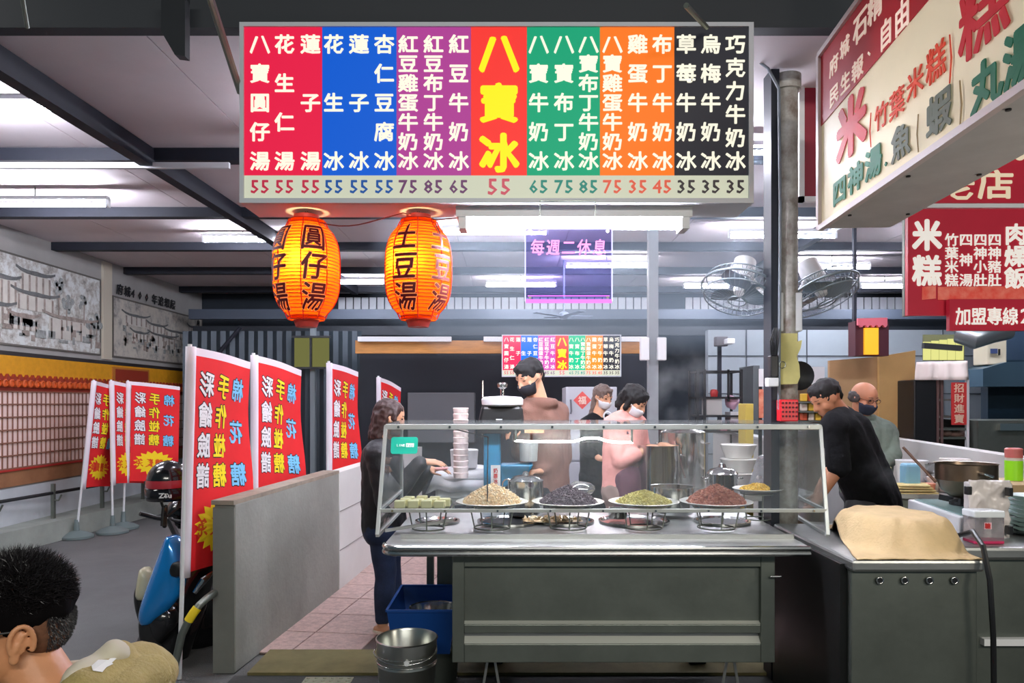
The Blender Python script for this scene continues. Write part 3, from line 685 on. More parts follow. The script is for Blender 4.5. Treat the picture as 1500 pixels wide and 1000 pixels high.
# framed red side board behind the light box
q0 = P(1168, 297, 4.25); q1 = P(1300, 122, 4.25)
sb = thing('red_panel_sign', (q0.x+.3, 4.3, q0.z), 'plain dark red board in white frame, between column and light box', 'sign')
MB().box((q0.x, 4.25, q0.z), (q1.x, 4.35, q1.z)).build('housing', mat('sign_housing', (196, 198, 204)), sb)
MB().box((q0.x+.03, 4.24, q0.z+.03), (q1.x, 4.25, q1.z-.03)).build('red_panel', mat('dark_red', (136, 28, 50), .4, emit=.05), sb)
e = MB(); e.box((q0.x, 4.22, q0.z), (q0.x+.03, 4.25, q1.z)).box((q0.x, 4.22, q0.z), (q1.x, 4.25, q0.z+.03)).box((q0.x, 4.22, q1.z-.03), (q1.x, 4.25, q1.z)); e.build('frame', white_m, sb)

# hanging red shop boards on the right
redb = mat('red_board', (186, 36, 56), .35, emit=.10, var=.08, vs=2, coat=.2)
D = 4.0
def rb(px0, py0, px1, py1, d=D): a = P(px0, py1, d); b = P(px1, py0, d); return MB().box((a.x, d, a.z), (b.x, d+.03, b.z))
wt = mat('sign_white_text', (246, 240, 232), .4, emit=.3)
ub = rb(1290, 130, 1640, 297).build('shop_board', redb, label='upper red shop board with two cream characters, partly behind the light box', cat='sign')
rb(1330, 298, 1640, 304).build('white_rail', white_m, label='thin white rail between the two red boards', cat='rail')
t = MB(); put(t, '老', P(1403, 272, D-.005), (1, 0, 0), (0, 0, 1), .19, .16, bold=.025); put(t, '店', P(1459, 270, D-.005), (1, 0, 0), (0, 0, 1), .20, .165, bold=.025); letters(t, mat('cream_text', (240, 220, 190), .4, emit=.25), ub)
t = MB(); t.lathe(P(1493, 226, D-.004), [(.035, -.004), (.03, .0)], 16, 'y'); t.build('dot', mat('cream_text', ()), ub)
lb2 = rb(1330, 306, 1640, 462).build('shop_board', redb, label='lower red menu board with white vertical dish names', cat='sign')
t = MB(); put(t, '米', P(1358, 344, D-.005), (1, 0, 0), U, .16, .17, bold=.045); put(t, '糕', P(1358, 396, D-.005), (1, 0, 0), U, .16, .17, bold=.035)
for s_, px in (('竹葉米糕', 1394), ('四神湯', 1415), ('四神小肚', 1436), ('四神豬肚', 1457)):
    for i, ch in enumerate(s_): put(t, ch, P(px, 351+59*i/(len(s_)-1), D-.005), (1, 0, 0), U, .075, .072, bold=.02)
for i, ch in enumerate('肉燥飯'): put(t, ch, P(1488, 343+32*i, D-.005), (1, 0, 0), U, .125, .12, bold=.03)
letters(t, wt, lb2)
rnd = random.Random(3); tp_ = MB()
for x0_, x1_ in ((1351, 1371), (1374, 1640)):
    tp_.prism([P(x0_, 420, D-.006), P(x1_, 418, D-.006), P(x1_, 437, D-.006), P(x0_, 439, D-.006)], (0, .003, 0))
tp_.build('red_tape', mat('orange_tape', (232, 74, 60), .3, emit=.1, var=.25, vs=18, col2=(240, 140, 120)), lb2)
pb = rb(1391, 438, 1640, 484, D-.05).build('phone_board', redb, label='small red board with a franchise hotline line, hung below the menu board', cat='sign')
t = MB()
for i, ch in enumerate('加盟專線'): put(t, ch, P(1411+23*i, 463, D-.055), (1, 0, 0), U, .085, .098, bold=.02)
put(t, ':', P(1489, 462, D-.055), (1, 0, 0), U, .1, .1, cjk=False, bold=.02); put(t, '2', P(1502, 462, D-.055), (1, 0, 0), U, .11, .11, cjk=False, bold=.015); letters(t, wt, pb)
for x in (1345, 1560): MB().box((P(x, 0, D).x, D+.03, 2.4), (P(x, 0, D).x+.03, D+.06, CZ)).build('hanger', steel_d, ub)
MB().box((P(1330, 0, D).x, D+.035, P(0, 462, D).z), (P(1330, 0, D).x+.03, D+.06, 2.7)).build('backing_bar', steel_d, lb2)
MB().box((P(1440, 0, D).x, D+.0, P(0, 470, D).z), (P(1440, 0, D).x+.03, D+.03, 1.99)).build('strap', steel_d, pb)

# ================================================================ promotional flags
red_f = mat('flag_red', (222, 26, 32), .75, var=.06, vs=5); whf = mat('flag_white', (232, 222, 230), .8); outl = mat('flag_outline', (28, 22, 30), .8)
fw_ = mat('flag_text_white', (240, 238, 240), .8); fy = mat('flag_text_yellow', (248, 224, 30), .8); fb = mat('flag_text_blue', (122, 198, 240), .8); bur = mat('flag_burst', (250, 218, 26), .8); fo = mat('flag_text_orange', (222, 84, 20), .8)
def flag(a, b, top0, top1, h, label, base=None, lean=0.0, dark=False, stand=True, group=None):
    """a,b: ground xy of the pole edge and of the free edge; top0/top1 heights there"""
    a = Vector((a[0], a[1], 0)); b = Vector((b[0], b[1], 0)); W = (b-a).length; d = (b-a)/W; n = Vector((-d.y, d.x, 0))
    if n.y > 0: n = -n
    ba = Vector((base[0], base[1], 0)) if base else a
    def pt(u, v, off=0):    # u along the width 0..1, v from top 0..1 downward; slight billow
        o = a+(ba-a)*min(1, (v*h)/top0)
        wav = .022*sin(u*5+v*4)+.012*sin(v*9+u*2)
        return o+d*(u*W)+n*(wav*u+off)+V(0, 0, top0+(top1-top0)*u**1.3-v*h*(1-.02*u))
    t = thing('promo_flag', (ba.x, ba.y, 0), label, 'flag', group)
    def sheet(u0, u1, v0, v1, m, name, th=.0015, nu=10, nv=14):
        mb = MB(); gr = []
        for s in (0, 1):
            gr.append([[mb.vert(pt(u0+(u1-u0)*i/nu, v0+(v1-v0)*j/nv, th if s else -th)) for i in range(nu+1)] for j in range(nv+1)])
        for s in (0, 1):
            for j in range(nv):
                for i in range(nu): q = [gr[s][j][i], gr[s][j][i+1], gr[s][j+1][i+1], gr[s][j+1][i]]; mb.f.append(q if s else q[::-1])
        g0, g1 = gr
        for j in range(nv):
            for i in (0, nu): mb.f.append([g0[j][i], g1[j][i], g1[j+1][i], g0[j+1][i]])
        for i in range(nu):
            for j in (0, nv): mb.f.append([g0[j][i], g0[j][i+1], g1[j][i+1], g1[j][i]])
        return mb.build(name, m, t, smooth=True)
    sheet(.10, 1, .035, .985, red_f, 'red_cloth')
    sheet(.03, 1, 0, .035, whf, 'white_hem', .0025, 10, 1)
    sl = MB(); N8 = 12
    for j in range(N8+1):
        pass
    sl.tube([pt(.045, j/N8) for j in range(N8+1)], .028, 10); sl.build('pole_sleeve', whf, t, smooth='all')
    pole = MB(); top = pt(.03, -.01); pole.tube([top, Vector((ba.x, ba.y, .06 if stand else .0))], .0125, 8); pole.build('pole', white_m, t, smooth=True)
    def word(s, u, vs, colm, cu=.208, chh=.116):
        o1 = MB(); o2 = MB()
        for i, ch in enumerate(s):
            uu = u; vv = vs[i]
            for mb, off, bd in ((o1, .004, .022), (o2, .0022, .066)):
                def fn(x, y, z, off=off): return pt(uu+x, vv-y, 0)+n*(off*(1 if z > 0 else -1))
                put(mb, ch, (0, 0, 0), (1, 0, 0), (0, 0, 1), cu, chh, th=1, bold=bd, mirror=True, fn=fn, sub=0)
        letters(o1, colm, t, o2, outl)
    v4 = [.155+.137*i for i in range(4)]
    word('彩繪臉譜', .265, v4, fw_); word('手作椪糖', .53, v4, fy); word('棉花糖', .80, [.155, .36, .565], fb)
    bm_ = MB(); ring = []
    for k in range(36):
        r = 1 if k % 2 else .78; an = 2*pi*k/36; ring.append((.55+.40*r*cos(an), .80+.125*r*sin(an)))
    f1 = [bm_.vert(pt(u, v, .0035)) for u, v in ring]; f2 = [bm_.vert(pt(u, v, -.0035)) for u, v in ring]; c1 = bm_.vert(pt(.55, .80, .0035)); c2 = bm_.vert(pt(.55, .80, -.0035))
    for k in range(36):
        q = (k+1) % 36; bm_.f += [[c1, f1[k], f1[q]], [c2, f2[q], f2[k]], [f1[k], f2[k], f2[q], f1[q]]]
    bm_.build('starburst', bur, t)
    o1 = MB()
    for i, ch in enumerate('免費體驗'):
        uu = .27+.185*i
        def fn(x, y, z): return pt(uu+x, .80-y, 0)+n*(.006*(1 if z > 0 else -1))
        put(o1, ch, (0, 0, 0), (1, 0, 0), (0, 0, 1), .16, .085, th=1, bold=.03, mirror=True, fn=fn)
    letters(o1, fo, t)
    if stand:
        MB().lathe((ba.x, ba.y, 0), [(.17, 0), (.17, .025), (.11, .055), (.03, .08), (.022, .2)], 20).build('stand_base', mat('grey_stand', (108, 122, 122), .6), t, smooth=True)
    return t
flag((-1.755, 4.0), (-1.62, 4.6), 1.80, 1.745, 1.256, 'nearest red flag with white sleeve, in front of the cement wall end', base=(-1.80, 4.0), stand=False)
flag((-1.83, 5.20), (-1.645, 5.80), 1.83, 1.745, 1.34, 'second red flag, overlapped by the nearest one behind the cement wall')
flag((-1.67, 6.70), (-1.50, 7.25), 1.853, 1.79, 1.40, 'third red flag standing behind the white part of the half wall')
flag((-1.565, 8.60), (-1.36, 9.1), 1.786, 1.67, 1.34, 'farthest red flag, mostly hidden behind the customer\'s hair')
flag((-4.62, 8.15), (-4.62, 8.72), 1.73, 1.66, 1.20, 'red flag on grey base, leftmost of the three by the curb', base=(-4.80, 8.15))
flag((-4.60, 8.46), (-4.52, 9.04), 1.74, 1.66, 1.20, 'middle curb flag, turned edge-on between its two neighbours', base=(-4.57, 8.46))
flag((-4.55, 8.72), (-4.02, 8.95), 1.74, 1.68, 1.20, 'curb flag turned full face, its starburst showing beside the helmet', base=(-4.60, 8.75))
# ================================================================ the cart
ct = thing('food_cart', (.37, 3.85, 0), 'long stainless steel dessert cart with recessed front panel, at picture centre', 'food cart')
CX0, CX1, CY0, CY1 = -.275, 1.21, 3.40, 4.32     # cabinet
fr = MB()
fr.box((CX0, CY0, .30), (CX0+.055, CY0+.03, .80)).box((CX1-.065, CY0, .30), (CX1, CY0+.03, .80)).box((CX0+.055, CY0, .74), (CX1-.065, CY0+.03, .80)).box((CX0+.055, CY0, .435), (CX1-.065, CY0+.03, .475)).box((CX0+.055, CY0, .30), (CX1-.065, CY0+.03, .385))
fr.build('front_frame', steel_d, ct, bev=.003)
MB().box((CX0+.05, CY0+.028, .47), (CX1-.06, CY0+.04, .75)).build('front_panel', steel_d, ct)
MB().prism([(CX0+.05, CY0+.035, .385), (CX1-.06, CY0+.035, .385), (CX1-.06, CY0+.035, .44), (CX0+.05, CY0+.035, .44)], (0, .01, 0)).build('lower_panel', steel, ct)
MB().prism([(CX0+.05, CY0+.004, .386), (CX0+.05, CY0+.034, .412), (CX0+.05, CY0+.034, .386)], (CX1-CX0-.11, 0, 0)).build('sloped_lip', mat('lit_lip_steel', (214, 216, 206), .5, .3), ct)  # lips coloured paler than the cart steel, to look brightly lit
MB().prism([(CX0+.05, CY0+.004, .476), (CX0+.05, CY0+.030, .486), (CX0+.05, CY0+.030, .476)], (CX1-CX0-.11, 0, 0)).build('sloped_lip', mat('lit_lip_steel', (214, 216, 206), .5, .3), ct)
b = MB(); b.box((CX0, CY0+.03, .30), (CX0+.012, CY1, .80)).box((CX1-.012, CY0+.03, .30), (CX1, CY1, .80)).box((CX0, CY1-.01, .30), (CX1, CY1, .80)).box((CX0, CY0+.03, .30), (CX1, CY1, .31)); b.build('cabinet_body', steel_d, ct, kind='stuff')
MB().tube([(CX1-.03, CY0-.02, .70), (CX1+.02, CY0-.02, .70)], .005).build('latch', steel_s, ct)
# side ledge to the left, post and bracket
MB().box((-.50, 4.33, .0), (-.46, 4.38, .82)).build('side_post', steel_d, ct)
MB().box((-.44, 4.34, .3), (-.27, 4.38, .82)).build('side_panel', steel_d, ct)
# rounded worktop with a rolled front edge
K = 7; out = []
x0, x1, y0, y1 = -.585, 1.335, 3.31, 4.40
for k in range(K+1): a_ = pi+pi/2*k/K; out.append((x0+.09+.09*cos(a_), y0+.09+.09*sin(a_)))
out += [(x1, y0), (x1+.03, 3.98), (x1+.03, y1), (x0, y1)]
MB().prism([(x, y, .822) for x, y in out], (0, 0, .028)).build('worktop', mat('worktop_steel', (204, 206, 204), .4, 1, var=.12, vs=4, bump=.05, bs=30), ct, bev=.004)
lip = MB(); pts = out[:K+2]; lip.tube([(x, y, .842) for x, y in pts], .012, 8); lip.tube([(x, y, .818) for x, y in pts], .012, 8)
lip.build('rolled_edge', steel_s, ct, smooth=True, kind='stuff')
MB().box((x0+.06, 3.50, .85), (x1-.0, 3.515, .872)).build('raised_rail', steel, ct)
hl = MB()
for i in range(17): hl.box((CX0+.1+i*.085, 3.396, .80), (CX0+.12+i*.085, 3.402, .806))
hl.build('vent_slots', black_m, ct, kind='stuff')
for k, (x, y) in enumerate(((-.1, 3.55), (1.05, 3.55), (-.1, 4.2), (1.05, 4.2))):
    g = MB(); g.box((x-.03, y-.02, .285), (x+.03, y+.03, .30)); g.bar((x-.012, y+.005, .29), (x-.05, y+.005, .06), .012, .008); g.bar((x+.012, y+.005, .29), (x+.05, y+.005, .06), .012, .008); w_ = g.build('caster_fork', steel, ct, kind='stuff')
    MB().lathe((x, y+.005, .07), [(.02, -.02), (.07, -.018), (.07, .018), (.02, .02)], 20, 'y').build('wheel', mat('rubber', (30, 30, 32), .8), w_)
# interior wells in the worktop behind the rail
for k, (px, r) in enumerate(((640, .12), (745, .17), (830, .15), (930, .19), (1060, .15))):
    c = P(px, 0, 3.95); MB().lathe((c.x, 3.98, .852), [(r, 0), (r, .012), (r-.012, .012), (r-.02, .002)], 28).build('burner_ring', steel_s, ct, smooth=True)
    if k in (1, 2, 4): MB().lathe((c.x, 3.98, .851), [(r-.03, 0), (r-.03, .004)], 24).build('dark_well', black_m, ct)

# glass display case on top
gc = thing('glass_case', (.45, 4.0, .85), 'steel-framed glass display case with slanted front, on top of the cart', 'display case')
bl = Vector((-.65, 3.57, .855)); br = Vector((1.525, 3.57, .855)); tlv = Vector((-.638, 3.74, 1.372)); trv = Vector((1.56, 3.74, 1.372)); Bl = Vector((-.66, 4.42, 1.374)); Br = Vector((1.63, 4.42, 1.374)); Dl = Vector((-.66, 4.42, .855)); Dr = Vector((1.63, 4.42, .855))
def lp(a, b, t): return a+(b-a)*t
def fbar(n, a, b, w=.022): return MB().bar(a, b, w, w).build(n, alu, gc, bev=.002)
sh = .215   # shelf rail height ratio
sl_, sr_ = lp(bl, tlv, .22), lp(br, trv, .22)
for n, a, b in (('front_post', bl, tlv), ('front_post', br, trv), ('back_post', Dl, Bl), ('back_post', Dr, Br), ('top_rail', tlv, trv), ('back_rail', Bl, Br), ('side_rail', tlv, Bl), ('side_rail', trv, Br), ('shelf_rail', sl_, sr_), ('bottom_side_rail', bl, Dl), ('bottom_side_rail', br, Dr)):
    fbar(n, a, b, .026 if n == 'top_rail' else .018)
for a, b in ((sl_, lp(Dl, Bl, .22)), (sr_, lp(Dr, Br, .22))): fbar('shelf_side_rail', a, b, .016)
g = glassmat('case_glass', (.985, 1, .995), .045, (.82, .86, .88), .12, 3)
mid = [0, .335, .67, 1]
off = V(0, -.006, .002)
for i in range(3):
    a, b = mid[i]+.003, mid[i+1]-.003
    MB().prism([lp(sl_, sr_, a)+off, lp(sl_, sr_, b)+off, lp(tlv, trv, b)+off, lp(tlv, trv, a)+off], (0, .004, -.001)).build('front_pane', g, gc)
MB().prism([bl, sl_, lp(Dl, Bl, .22), Dl], (.004, 0, 0)).build('lower_side_pane', g, gc)
MB().prism([sl_, tlv, Bl, lp(Dl, Bl, .22)], (.004, 0, 0)).build('side_pane', g, gc)
MB().prism([sr_, trv, Br, lp(Dr, Br, .22)], (-.004, 0, 0)).build('side_pane', g, gc)
MB().prism([br, sr_, lp(Dr, Br, .22), Dr], (-.004, 0, 0)).build('lower_side_pane', g, gc)
gt = glassmat('case_top_glass', (.93, .96, .96), .14, (.80, .83, .84), .2, 4)
MB().prism([tlv+V(0, 0, .012), trv+V(0, 0, .012), Br+V(0, 0, .012), Bl+V(0, 0, .012)], (0, 0, .005)).build('top_pane', gt, gc)
for i in range(9):
    q = lp(tlv, trv, .03+.94*i/8)+V(0, -.016, 0); MB().lathe(q, [(.006, -.006), (.0075, .004)], 10, 'y').build('bolt', steel_s, gc)
for i in range(9):
    q = lp(sl_, sr_, .03+.94*i/8)+V(0, -.013, 0); MB().lathe(q, [(.005, -.005), (.006, .004)], 10, 'y').build('bolt', steel_s, gc)
MB().bar((-.62, 3.60, .872), (-.30, 3.75, .90), .018, .014).build('diagonal_stay', steel, gc)
ctp = lp(tlv, trv, .155)
MB().tube([ctp+V(0, .0, -.01), P(715, 640, 3.76), P(714, 690, 3.70), P(714, 735, 3.64)], .0035, 6).build('hanging_cable', black_p, gc)
# glowing strip just inside the front glass, set to light the food
t = thing('case_strip', (.5, 4.0, 1.33), 'slim wavy glowing strip under the glass case top', 'lamp')
MB().tube([P(754, 645, 3.76)]+[P(754+i*17.3, 646.5-(5 if i in (6, 7) else 0)+(1.2 if i > 8 else 0), 3.76) for i in range(1, 11)], .005, 8).build('lit_strip', emis('lit_strip', (255, 252, 244), 70), t, smooth=True)
MB().box((P(754, 0, 3.76).x, 3.755, 1.30), (P(757, 0, 3.76).x, 3.765, 1.372)).build('clip', steel_d, t)
MB().box((P(924, 0, 3.76).x, 3.755, 1.29), (P(927, 0, 3.76).x, 3.765, 1.372)).build('clip', steel_d, t)
# payment sticker on the glass
a = lp(bl, tlv, .90); q0 = P(573, 640, 3.705); q1 = P(612, 664, 3.705)
st = MB(); n8 = 5; rr = .012; pts = []
for cx_, cz_, a0 in ((q1.x-rr, q1.z+rr, -90), (q1.x-rr, q0.z-rr, 0), (q0.x+rr, q0.z-rr, 90), (q0.x+rr, q1.z+rr, 180)):
    for k in range(n8): an = radians(a0+90*k/(n8-1)); pts.append((cx_+rr*cos(an), 0, cz_+rr*sin(an)))
def onglass(z): return 3.57+(3.74-3.57)*(z-.855)/(1.372-.855)-.012
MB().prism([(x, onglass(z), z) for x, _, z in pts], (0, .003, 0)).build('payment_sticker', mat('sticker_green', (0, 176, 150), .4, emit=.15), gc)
t = MB(); cs = P(583.5, 652, 3.69)
for i, ch in enumerate('LINE'): put(t, ch, (cs.x+.011*i-.005, onglass(cs.z)-.003, cs.z), (1, 0, 0), V(0, .31, .95), .0165, .0165, cjk=False, bold=.03, th=.002)
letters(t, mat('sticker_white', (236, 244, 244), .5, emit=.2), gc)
q = P(600, 652, 3.69); MB().prism([(q.x-.019, onglass(q.z-.009)-.002, q.z-.009), (q.x+.021, onglass(q.z-.009)-.002, q.z-.009), (q.x+.021, onglass(q.z+.010)-.002, q.z+.010), (q.x-.019, onglass(q.z+.010)-.002, q.z+.010)], (0, .001, 0)).build('sticker_box', mat('sticker_white', ()), gc)
t = MB()
for i, ch in enumerate('Pay'): put(t, ch, (q.x-.010+.0105*i, onglass(q.z)-.0035, q.z), (1, 0, 0), V(0, .31, .95), .0155, .0155, cjk=False, bold=.02, th=.001)
letters(t, mat('sticker_green', ()), gc)

# ---------------------------------------------------------------- plates of food on wire stands
def stand(c, r, h, label, grp='wire plate stands inside the case'):
    t = thing('wire_stand', (c.x, c.y, .853), label, 'stand', grp)
    m = MB().torus((c.x, c.y, .86), r*.8, .004, 28, 6).build('lower_ring', steel_d, t, smooth='all')
    MB().torus((c.x, c.y, .853+h), r, .004, 28, 6).build('upper_ring', steel_d, t, smooth='all')
    for k in range(5):
        an = -pi/2+2*pi*k/5; MB().tube([(c.x+r*.8*cos(an), c.y+r*.8*sin(an), .858), (c.x+r*cos(an), c.y+r*sin(an), .853+h)], .0035, 6).build('leg', steel_d, t, smooth=True)
    return t
def plate(name, c, r, label, sx=1, m=ceramic):
    return MB().lathe(c, [(.001, 0), (r*.55, 0), (r*.97, .022), (r, .026), (r*.97, .028), (r*.55, .008), (.001, .008)], 36, sx=sx).build(name, m, smooth=True, label=label, cat='plate')
def heap(name, c, rx, ry, h, n, size, m, m2, label, seed, cat='food', long=1.5):
    rnd = random.Random(seed); mb = MB(); N_ = 22; rs = []
    for i in range(7):
        f = i/6; rr = []
        for j in range(N_):
            t_ = 2*pi*j/N_; k_ = (1-f**1.5*.999)*(1+.05*sin(j*3)); rr.append(c+V(rx*k_*cos(t_), ry*k_*sin(t_), h*.9*f))
        rs.append(rr)
    mb.rings(rs)
    nb = len(mb.f)
    for i in range(n):
        f = sqrt(rnd.random()); an = rnd.random()*2*pi
        z = h*.92*(1-f)**.68 if True else 0
        p = c+V(rx*f*1.02*cos(an), ry*f*1.02*sin(an), z+rnd.random()*size*.7)
        d = V(rnd.gauss(0, 1), rnd.gauss(0, 1), rnd.gauss(0, .6)).normalized()*size*long*(.7+.6*rnd.random())/2; u = d.orthogonal().normalized()*size/2; v = d.cross(u).normalized()*size/2
        k = len(mb.v); mb.v += [p-d, p+d, p+u, p-u, p+v, p-v]
        mb.f += [[k, k+2, k+4], [k, k+4, k+3], [k, k+3, k+5], [k, k+5, k+2], [k+1, k+4, k+2], [k+1, k+3, k+4], [k+1, k+5, k+3], [k+1, k+2, k+5]]
    o = mb.build(name, m, label=label, cat=cat, kind='stuff'); o.data.materials.append(m2)
    o.data.polygons.foreach_set('material_index', [0]*nb+[(1 if ((i//8)*7919 % 10) < 4 else 0) for i in range(len(mb.f)-nb)]); return o
Yp = 3.77
def PX(px, y=Yp): return P(px, 0, y).x
zp = .968
foods = [(721, .185, 'boiled_peanuts', (238, 206, 164), (250, 232, 200), .105, 'cream boiled peanuts heaped on the leftmost round plate', .0155),
         (832, .185, 'red_bean_paste', (78, 62, 74), (104, 88, 100), .10, 'dark purple sweet bean mound on the second plate from left', .011),
         (943, .18, 'mung_beans', (172, 160, 84), (200, 190, 112), .072, 'yellow-green mung beans heaped on the middle plate', .011),
         (1049, .185, 'kidney_beans', (160, 92, 74), (190, 122, 98), .10, 'reddish brown kidney beans heaped on the fourth plate', .015)]
for i, (px, r, nm, c1, c2, h, lab, sz) in enumerate(foods):
    c = V(PX(px), Yp, zp)
    stand(c, .115, .112, 'wire stand holding the plate of '+lab.split(' heaped')[0].split(' mound')[0])
    plate('round_plate', c, r, 'white round plate under the '+lab.split(' heaped')[0].split(' mound')[0])
    heap(nm, c+V(0, 0, .010), r*.78, r*.78, h, 900, sz, mat(nm+'_a', tuple(min(255, int(q*1.08)) for q in c1), .5, var=.08, vs=30), mat(nm+'_b', c2, .5), lab, 10+i)
c = V(PX(1110, 4.05), 4.05, 1.0); stand(c, .09, .145, 'wire stand under the raised corn plate'); plate('round_plate', c, .135, 'white plate of corn standing higher at the back right')
heap('sweet_corn', c+V(0, 0, .01), .095, .085, .04, 320, .013, mat('corn_a', (242, 196, 70), .4), mat('corn_b', (250, 216, 110), .4), 'yellow sweet corn kernels on the raised back plate', 31)
# bag over the dark heap
bg = MB().ell((PX(852), Yp+.03, 1.05), (.075, .05, .038), 12, 8)
for v in bg.v: v += noise.noise_vector(v*22)*.016
bg.build('plastic_bag', glassmat('bag_film', (.96, .95, .98), .22, (.9, .88, .92), .4, 12), smooth=True, label='crumpled clear plastic bag resting on the dark bean mound', cat='bag')
# tofu tray
c = V(PX(622, 3.74), 3.74, .965)
stand(V(c.x+.02, 3.74, 0), .10, .105, 'wire stand under the steel tofu tray, leftmost')
tr_ = MB(); tr_.box((c.x-.15, 3.64, .965), (c.x+.13, 3.85, .970)); tr_.prism([(c.x-.15, 3.64, .965), (c.x-.165, 3.63, .99), (c.x-.165, 3.86, .99), (c.x-.15, 3.85, .965)], (.003, 0, 0)).prism([(c.x+.13, 3.64, .965), (c.x+.165, 3.63, .995), (c.x+.165, 3.86, .995), (c.x+.13, 3.85, .965)], (.003, 0, 0)); tr_.box((c.x-.15, 3.85, .965), (c.x+.13, 3.855, .985))
tr_.build('steel_tray', steel_s, label='shallow steel tray with flared ends holding tofu blocks', cat='tray')
tof = mat('almond_tofu', (252, 244, 190), .35, var=.08, vs=14); k = 0; rnd = random.Random(5); base = None
for j, y in enumerate((3.68, 3.735, 3.79)):
    for i in range(4 if j < 2 else 3):
        x = c.x-.115+i*.066+(.02 if j == 1 else .03 if j == 2 else 0)
        lab = 'pale tofu block, '+('leftmost', 'second from left', 'third from left', 'fourth from left')[i]+' in the '+('front', 'middle', 'back')[j]+' row on the tray'
        m = MB(); m.M = Matrix.Translation((x, y, .971)) @ Matrix.Rotation(rnd.uniform(-.12, .12), 4, 'Z'); m.box((-.027, -.022, 0), (.027, .022, .034+.004*j+rnd.random()*.006))
        m.build('tofu_block', tof, bev=.005, label=lab, cat='food', group='tofu blocks on the steel tray')
# second tray behind, saucer, small things on worktop
for k, (px, y, r, h, lab) in enumerate(((770, 4.15, .10, .09, 'small lidded steel pot behind the dark bean mound'), (985, 4.2, .12, .06, 'wide shallow steel bowl behind the mung beans'), (905, 4.02, .05, .05, 'little steel cup below the middle plates'))):
    cc = V(PX(px, y), y, .867 if k != 1 else .867)
    t = thing('steel_pot', cc, lab, 'pot')
    hh = h+.1 if k == 0 else h+.09 if k == 1 else h
    MB().lathe(cc, [(.001, 0), (r*.92, 0), (r, .012), (r, hh), (r*1.05, hh+.004), (r*.96, hh+.002), (r*.9, .02), (.001, .015)], 28).build('pot_body', steel_s, t, smooth=True)
    if k == 0:
        MB().lathe(cc+V(0, 0, hh+.004), [(r*1.02, 0), (r*.7, .02), (.02, .03), (.014, .045), (.001, .05)], 28).build('lid', steel_s, t, smooth=True)
        MB().torus(cc+V(-r*1.0, -.03, hh*.9), .03, .004, 16, 6, 'y').build('handle', steel_s, t, smooth='all')
heap('spilled_peanuts', V(PX(810, 3.95), 3.93, .866), .16, .05, .012, 70, .02, mat('peanut_a', (226, 200, 160), .5), mat('pn_b', (246, 230, 200), .5), 'few pale scraps fallen on the dark burner under the plates', 77)

# ---------------------------------------------------------------- behind the cart
# back bench
bb = thing('rear_bench', (.3, 5.6, 0), 'small steel bench behind the cart under the plastic-covered tub', 'bench')
MB().box((-.5, 5.0, .80), (.05, 5.55, .84)).build('worktop', steel, bb); 
b2_ = thing('rear_bench', (1.6, 5.7, 0), 'steel bench at the rear carrying the big stock pots', 'bench'); MB().box((1.0, 5.2, .80), (2.2, 6.2, .84)).build('worktop', steel, b2_)
for x, y in ((-.45, 5.05), (0, 5.05), (-.45, 5.5), (0, 5.5)): MB().box((x-.02, y-.02, 0), (x+.02, y+.02, .80)).build('leg', steel_d, bb)
for x, y in ((1.05, 5.25), (2.15, 5.25), (1.05, 6.15), (2.15, 6.15)): MB().box((x-.02, y-.02, 0), (x+.02, y+.02, .80)).build('leg', steel_d, b2_)
MB().box((1.05, 6.13, .3), (2.15, 6.17, .34)).build('cross_bar', steel_d, b2_)
# ice shaver
d = 4.75; c = P(738, 640, d)
isv = thing('ice_shaver', (c.x, d, .0), 'blue ice shaver with black motor housing and white round top', 'machine')
teal = mat('teal_paint', (36, 128, 168), .4, var=.08, vs=3)
MB().box((c.x-.14, d-.05, 0), (c.x+.10, d+.12, .9)).build('pedestal', teal, isv, bev=.01)
MB().box((c.x-.13, d+.0, .9), (c.x-.02, d+.12, 1.32)).build('arm', teal, isv, bev=.015)
MB().prism([(c.x-.02, d-.06, .94), (c.x+.16, d-.06, 1.05), (c.x+.19, d-.06, 1.10), (c.x-.02, d-.06, 1.10)], (0, .16, 0)).build('chute', teal, isv, bev=.01)
hsg = [P(706, 594, d), P(765, 594, d), P(768, 622, d), P(700, 622, d)]
MB().prism([p+V(0, -.08, 0) for p in hsg]+[], (0, .2, 0)).build('motor_housing', black_p, isv, bev=.02)
MB().box((P(700, 0, d).x, d-.08, P(0, 634, d).z), (P(768, 0, d).x, d+.12, P(0, 622, d).z)).build('base_plate', black_p, isv)
tc_ = P(736, 588, d); MB().lathe(tc_, [(.12, -.03), (.132, -.02), (.135, .015), (.12, .03), (.02, .036)], 28).build('round_cover', white_m, isv, smooth=True)
MB().lathe(tc_+V(0, 0, .036), [(.014, 0), (.014, .045), (.03, .055), (.034, .075), (.026, .085), (.001, .087)], 16).build('crank_knob', steel_s, isv, smooth=True)
MB().lathe(P(788, 668, d)-V(.06, 0, .03), [(.055, 0), (.06, .10), (.06, .12)], 20).build('clear_hopper', mat('grey_hopper', (172, 176, 172), .3), isv, smooth=True)
MB().box((P(776, 0, d).x-.06, d-.05, 1.30), (P(776, 0, d).x+.09, d+.05, 1.33)).build('wood_block', mat('peach_block', (230, 176, 132), .6), isv)
MB().box((P(727, 0, d).x, d-.1, P(0, 622, d).z), (P(736, 0, d).x, d-.081, P(0, 613, d).z)).build('rating_plate', white_p, isv)
MB().tube([P(707, 640, d), P(707, 557, d)], .005).build('guide_rod', steel_s, isv, smooth=True)
ps = thing('price_slip', (P(726, 0, 4.39).x, 4.39, .85), 'small upright pink-white slip with three red characters', 'sign')
MB().box((P(719, 0, 4.39).x, 4.385, .85), (P(733, 0, 4.39).x, 4.39, P(0, 681, 4.39).z)).build('card', white_p, ps)
t = MB()
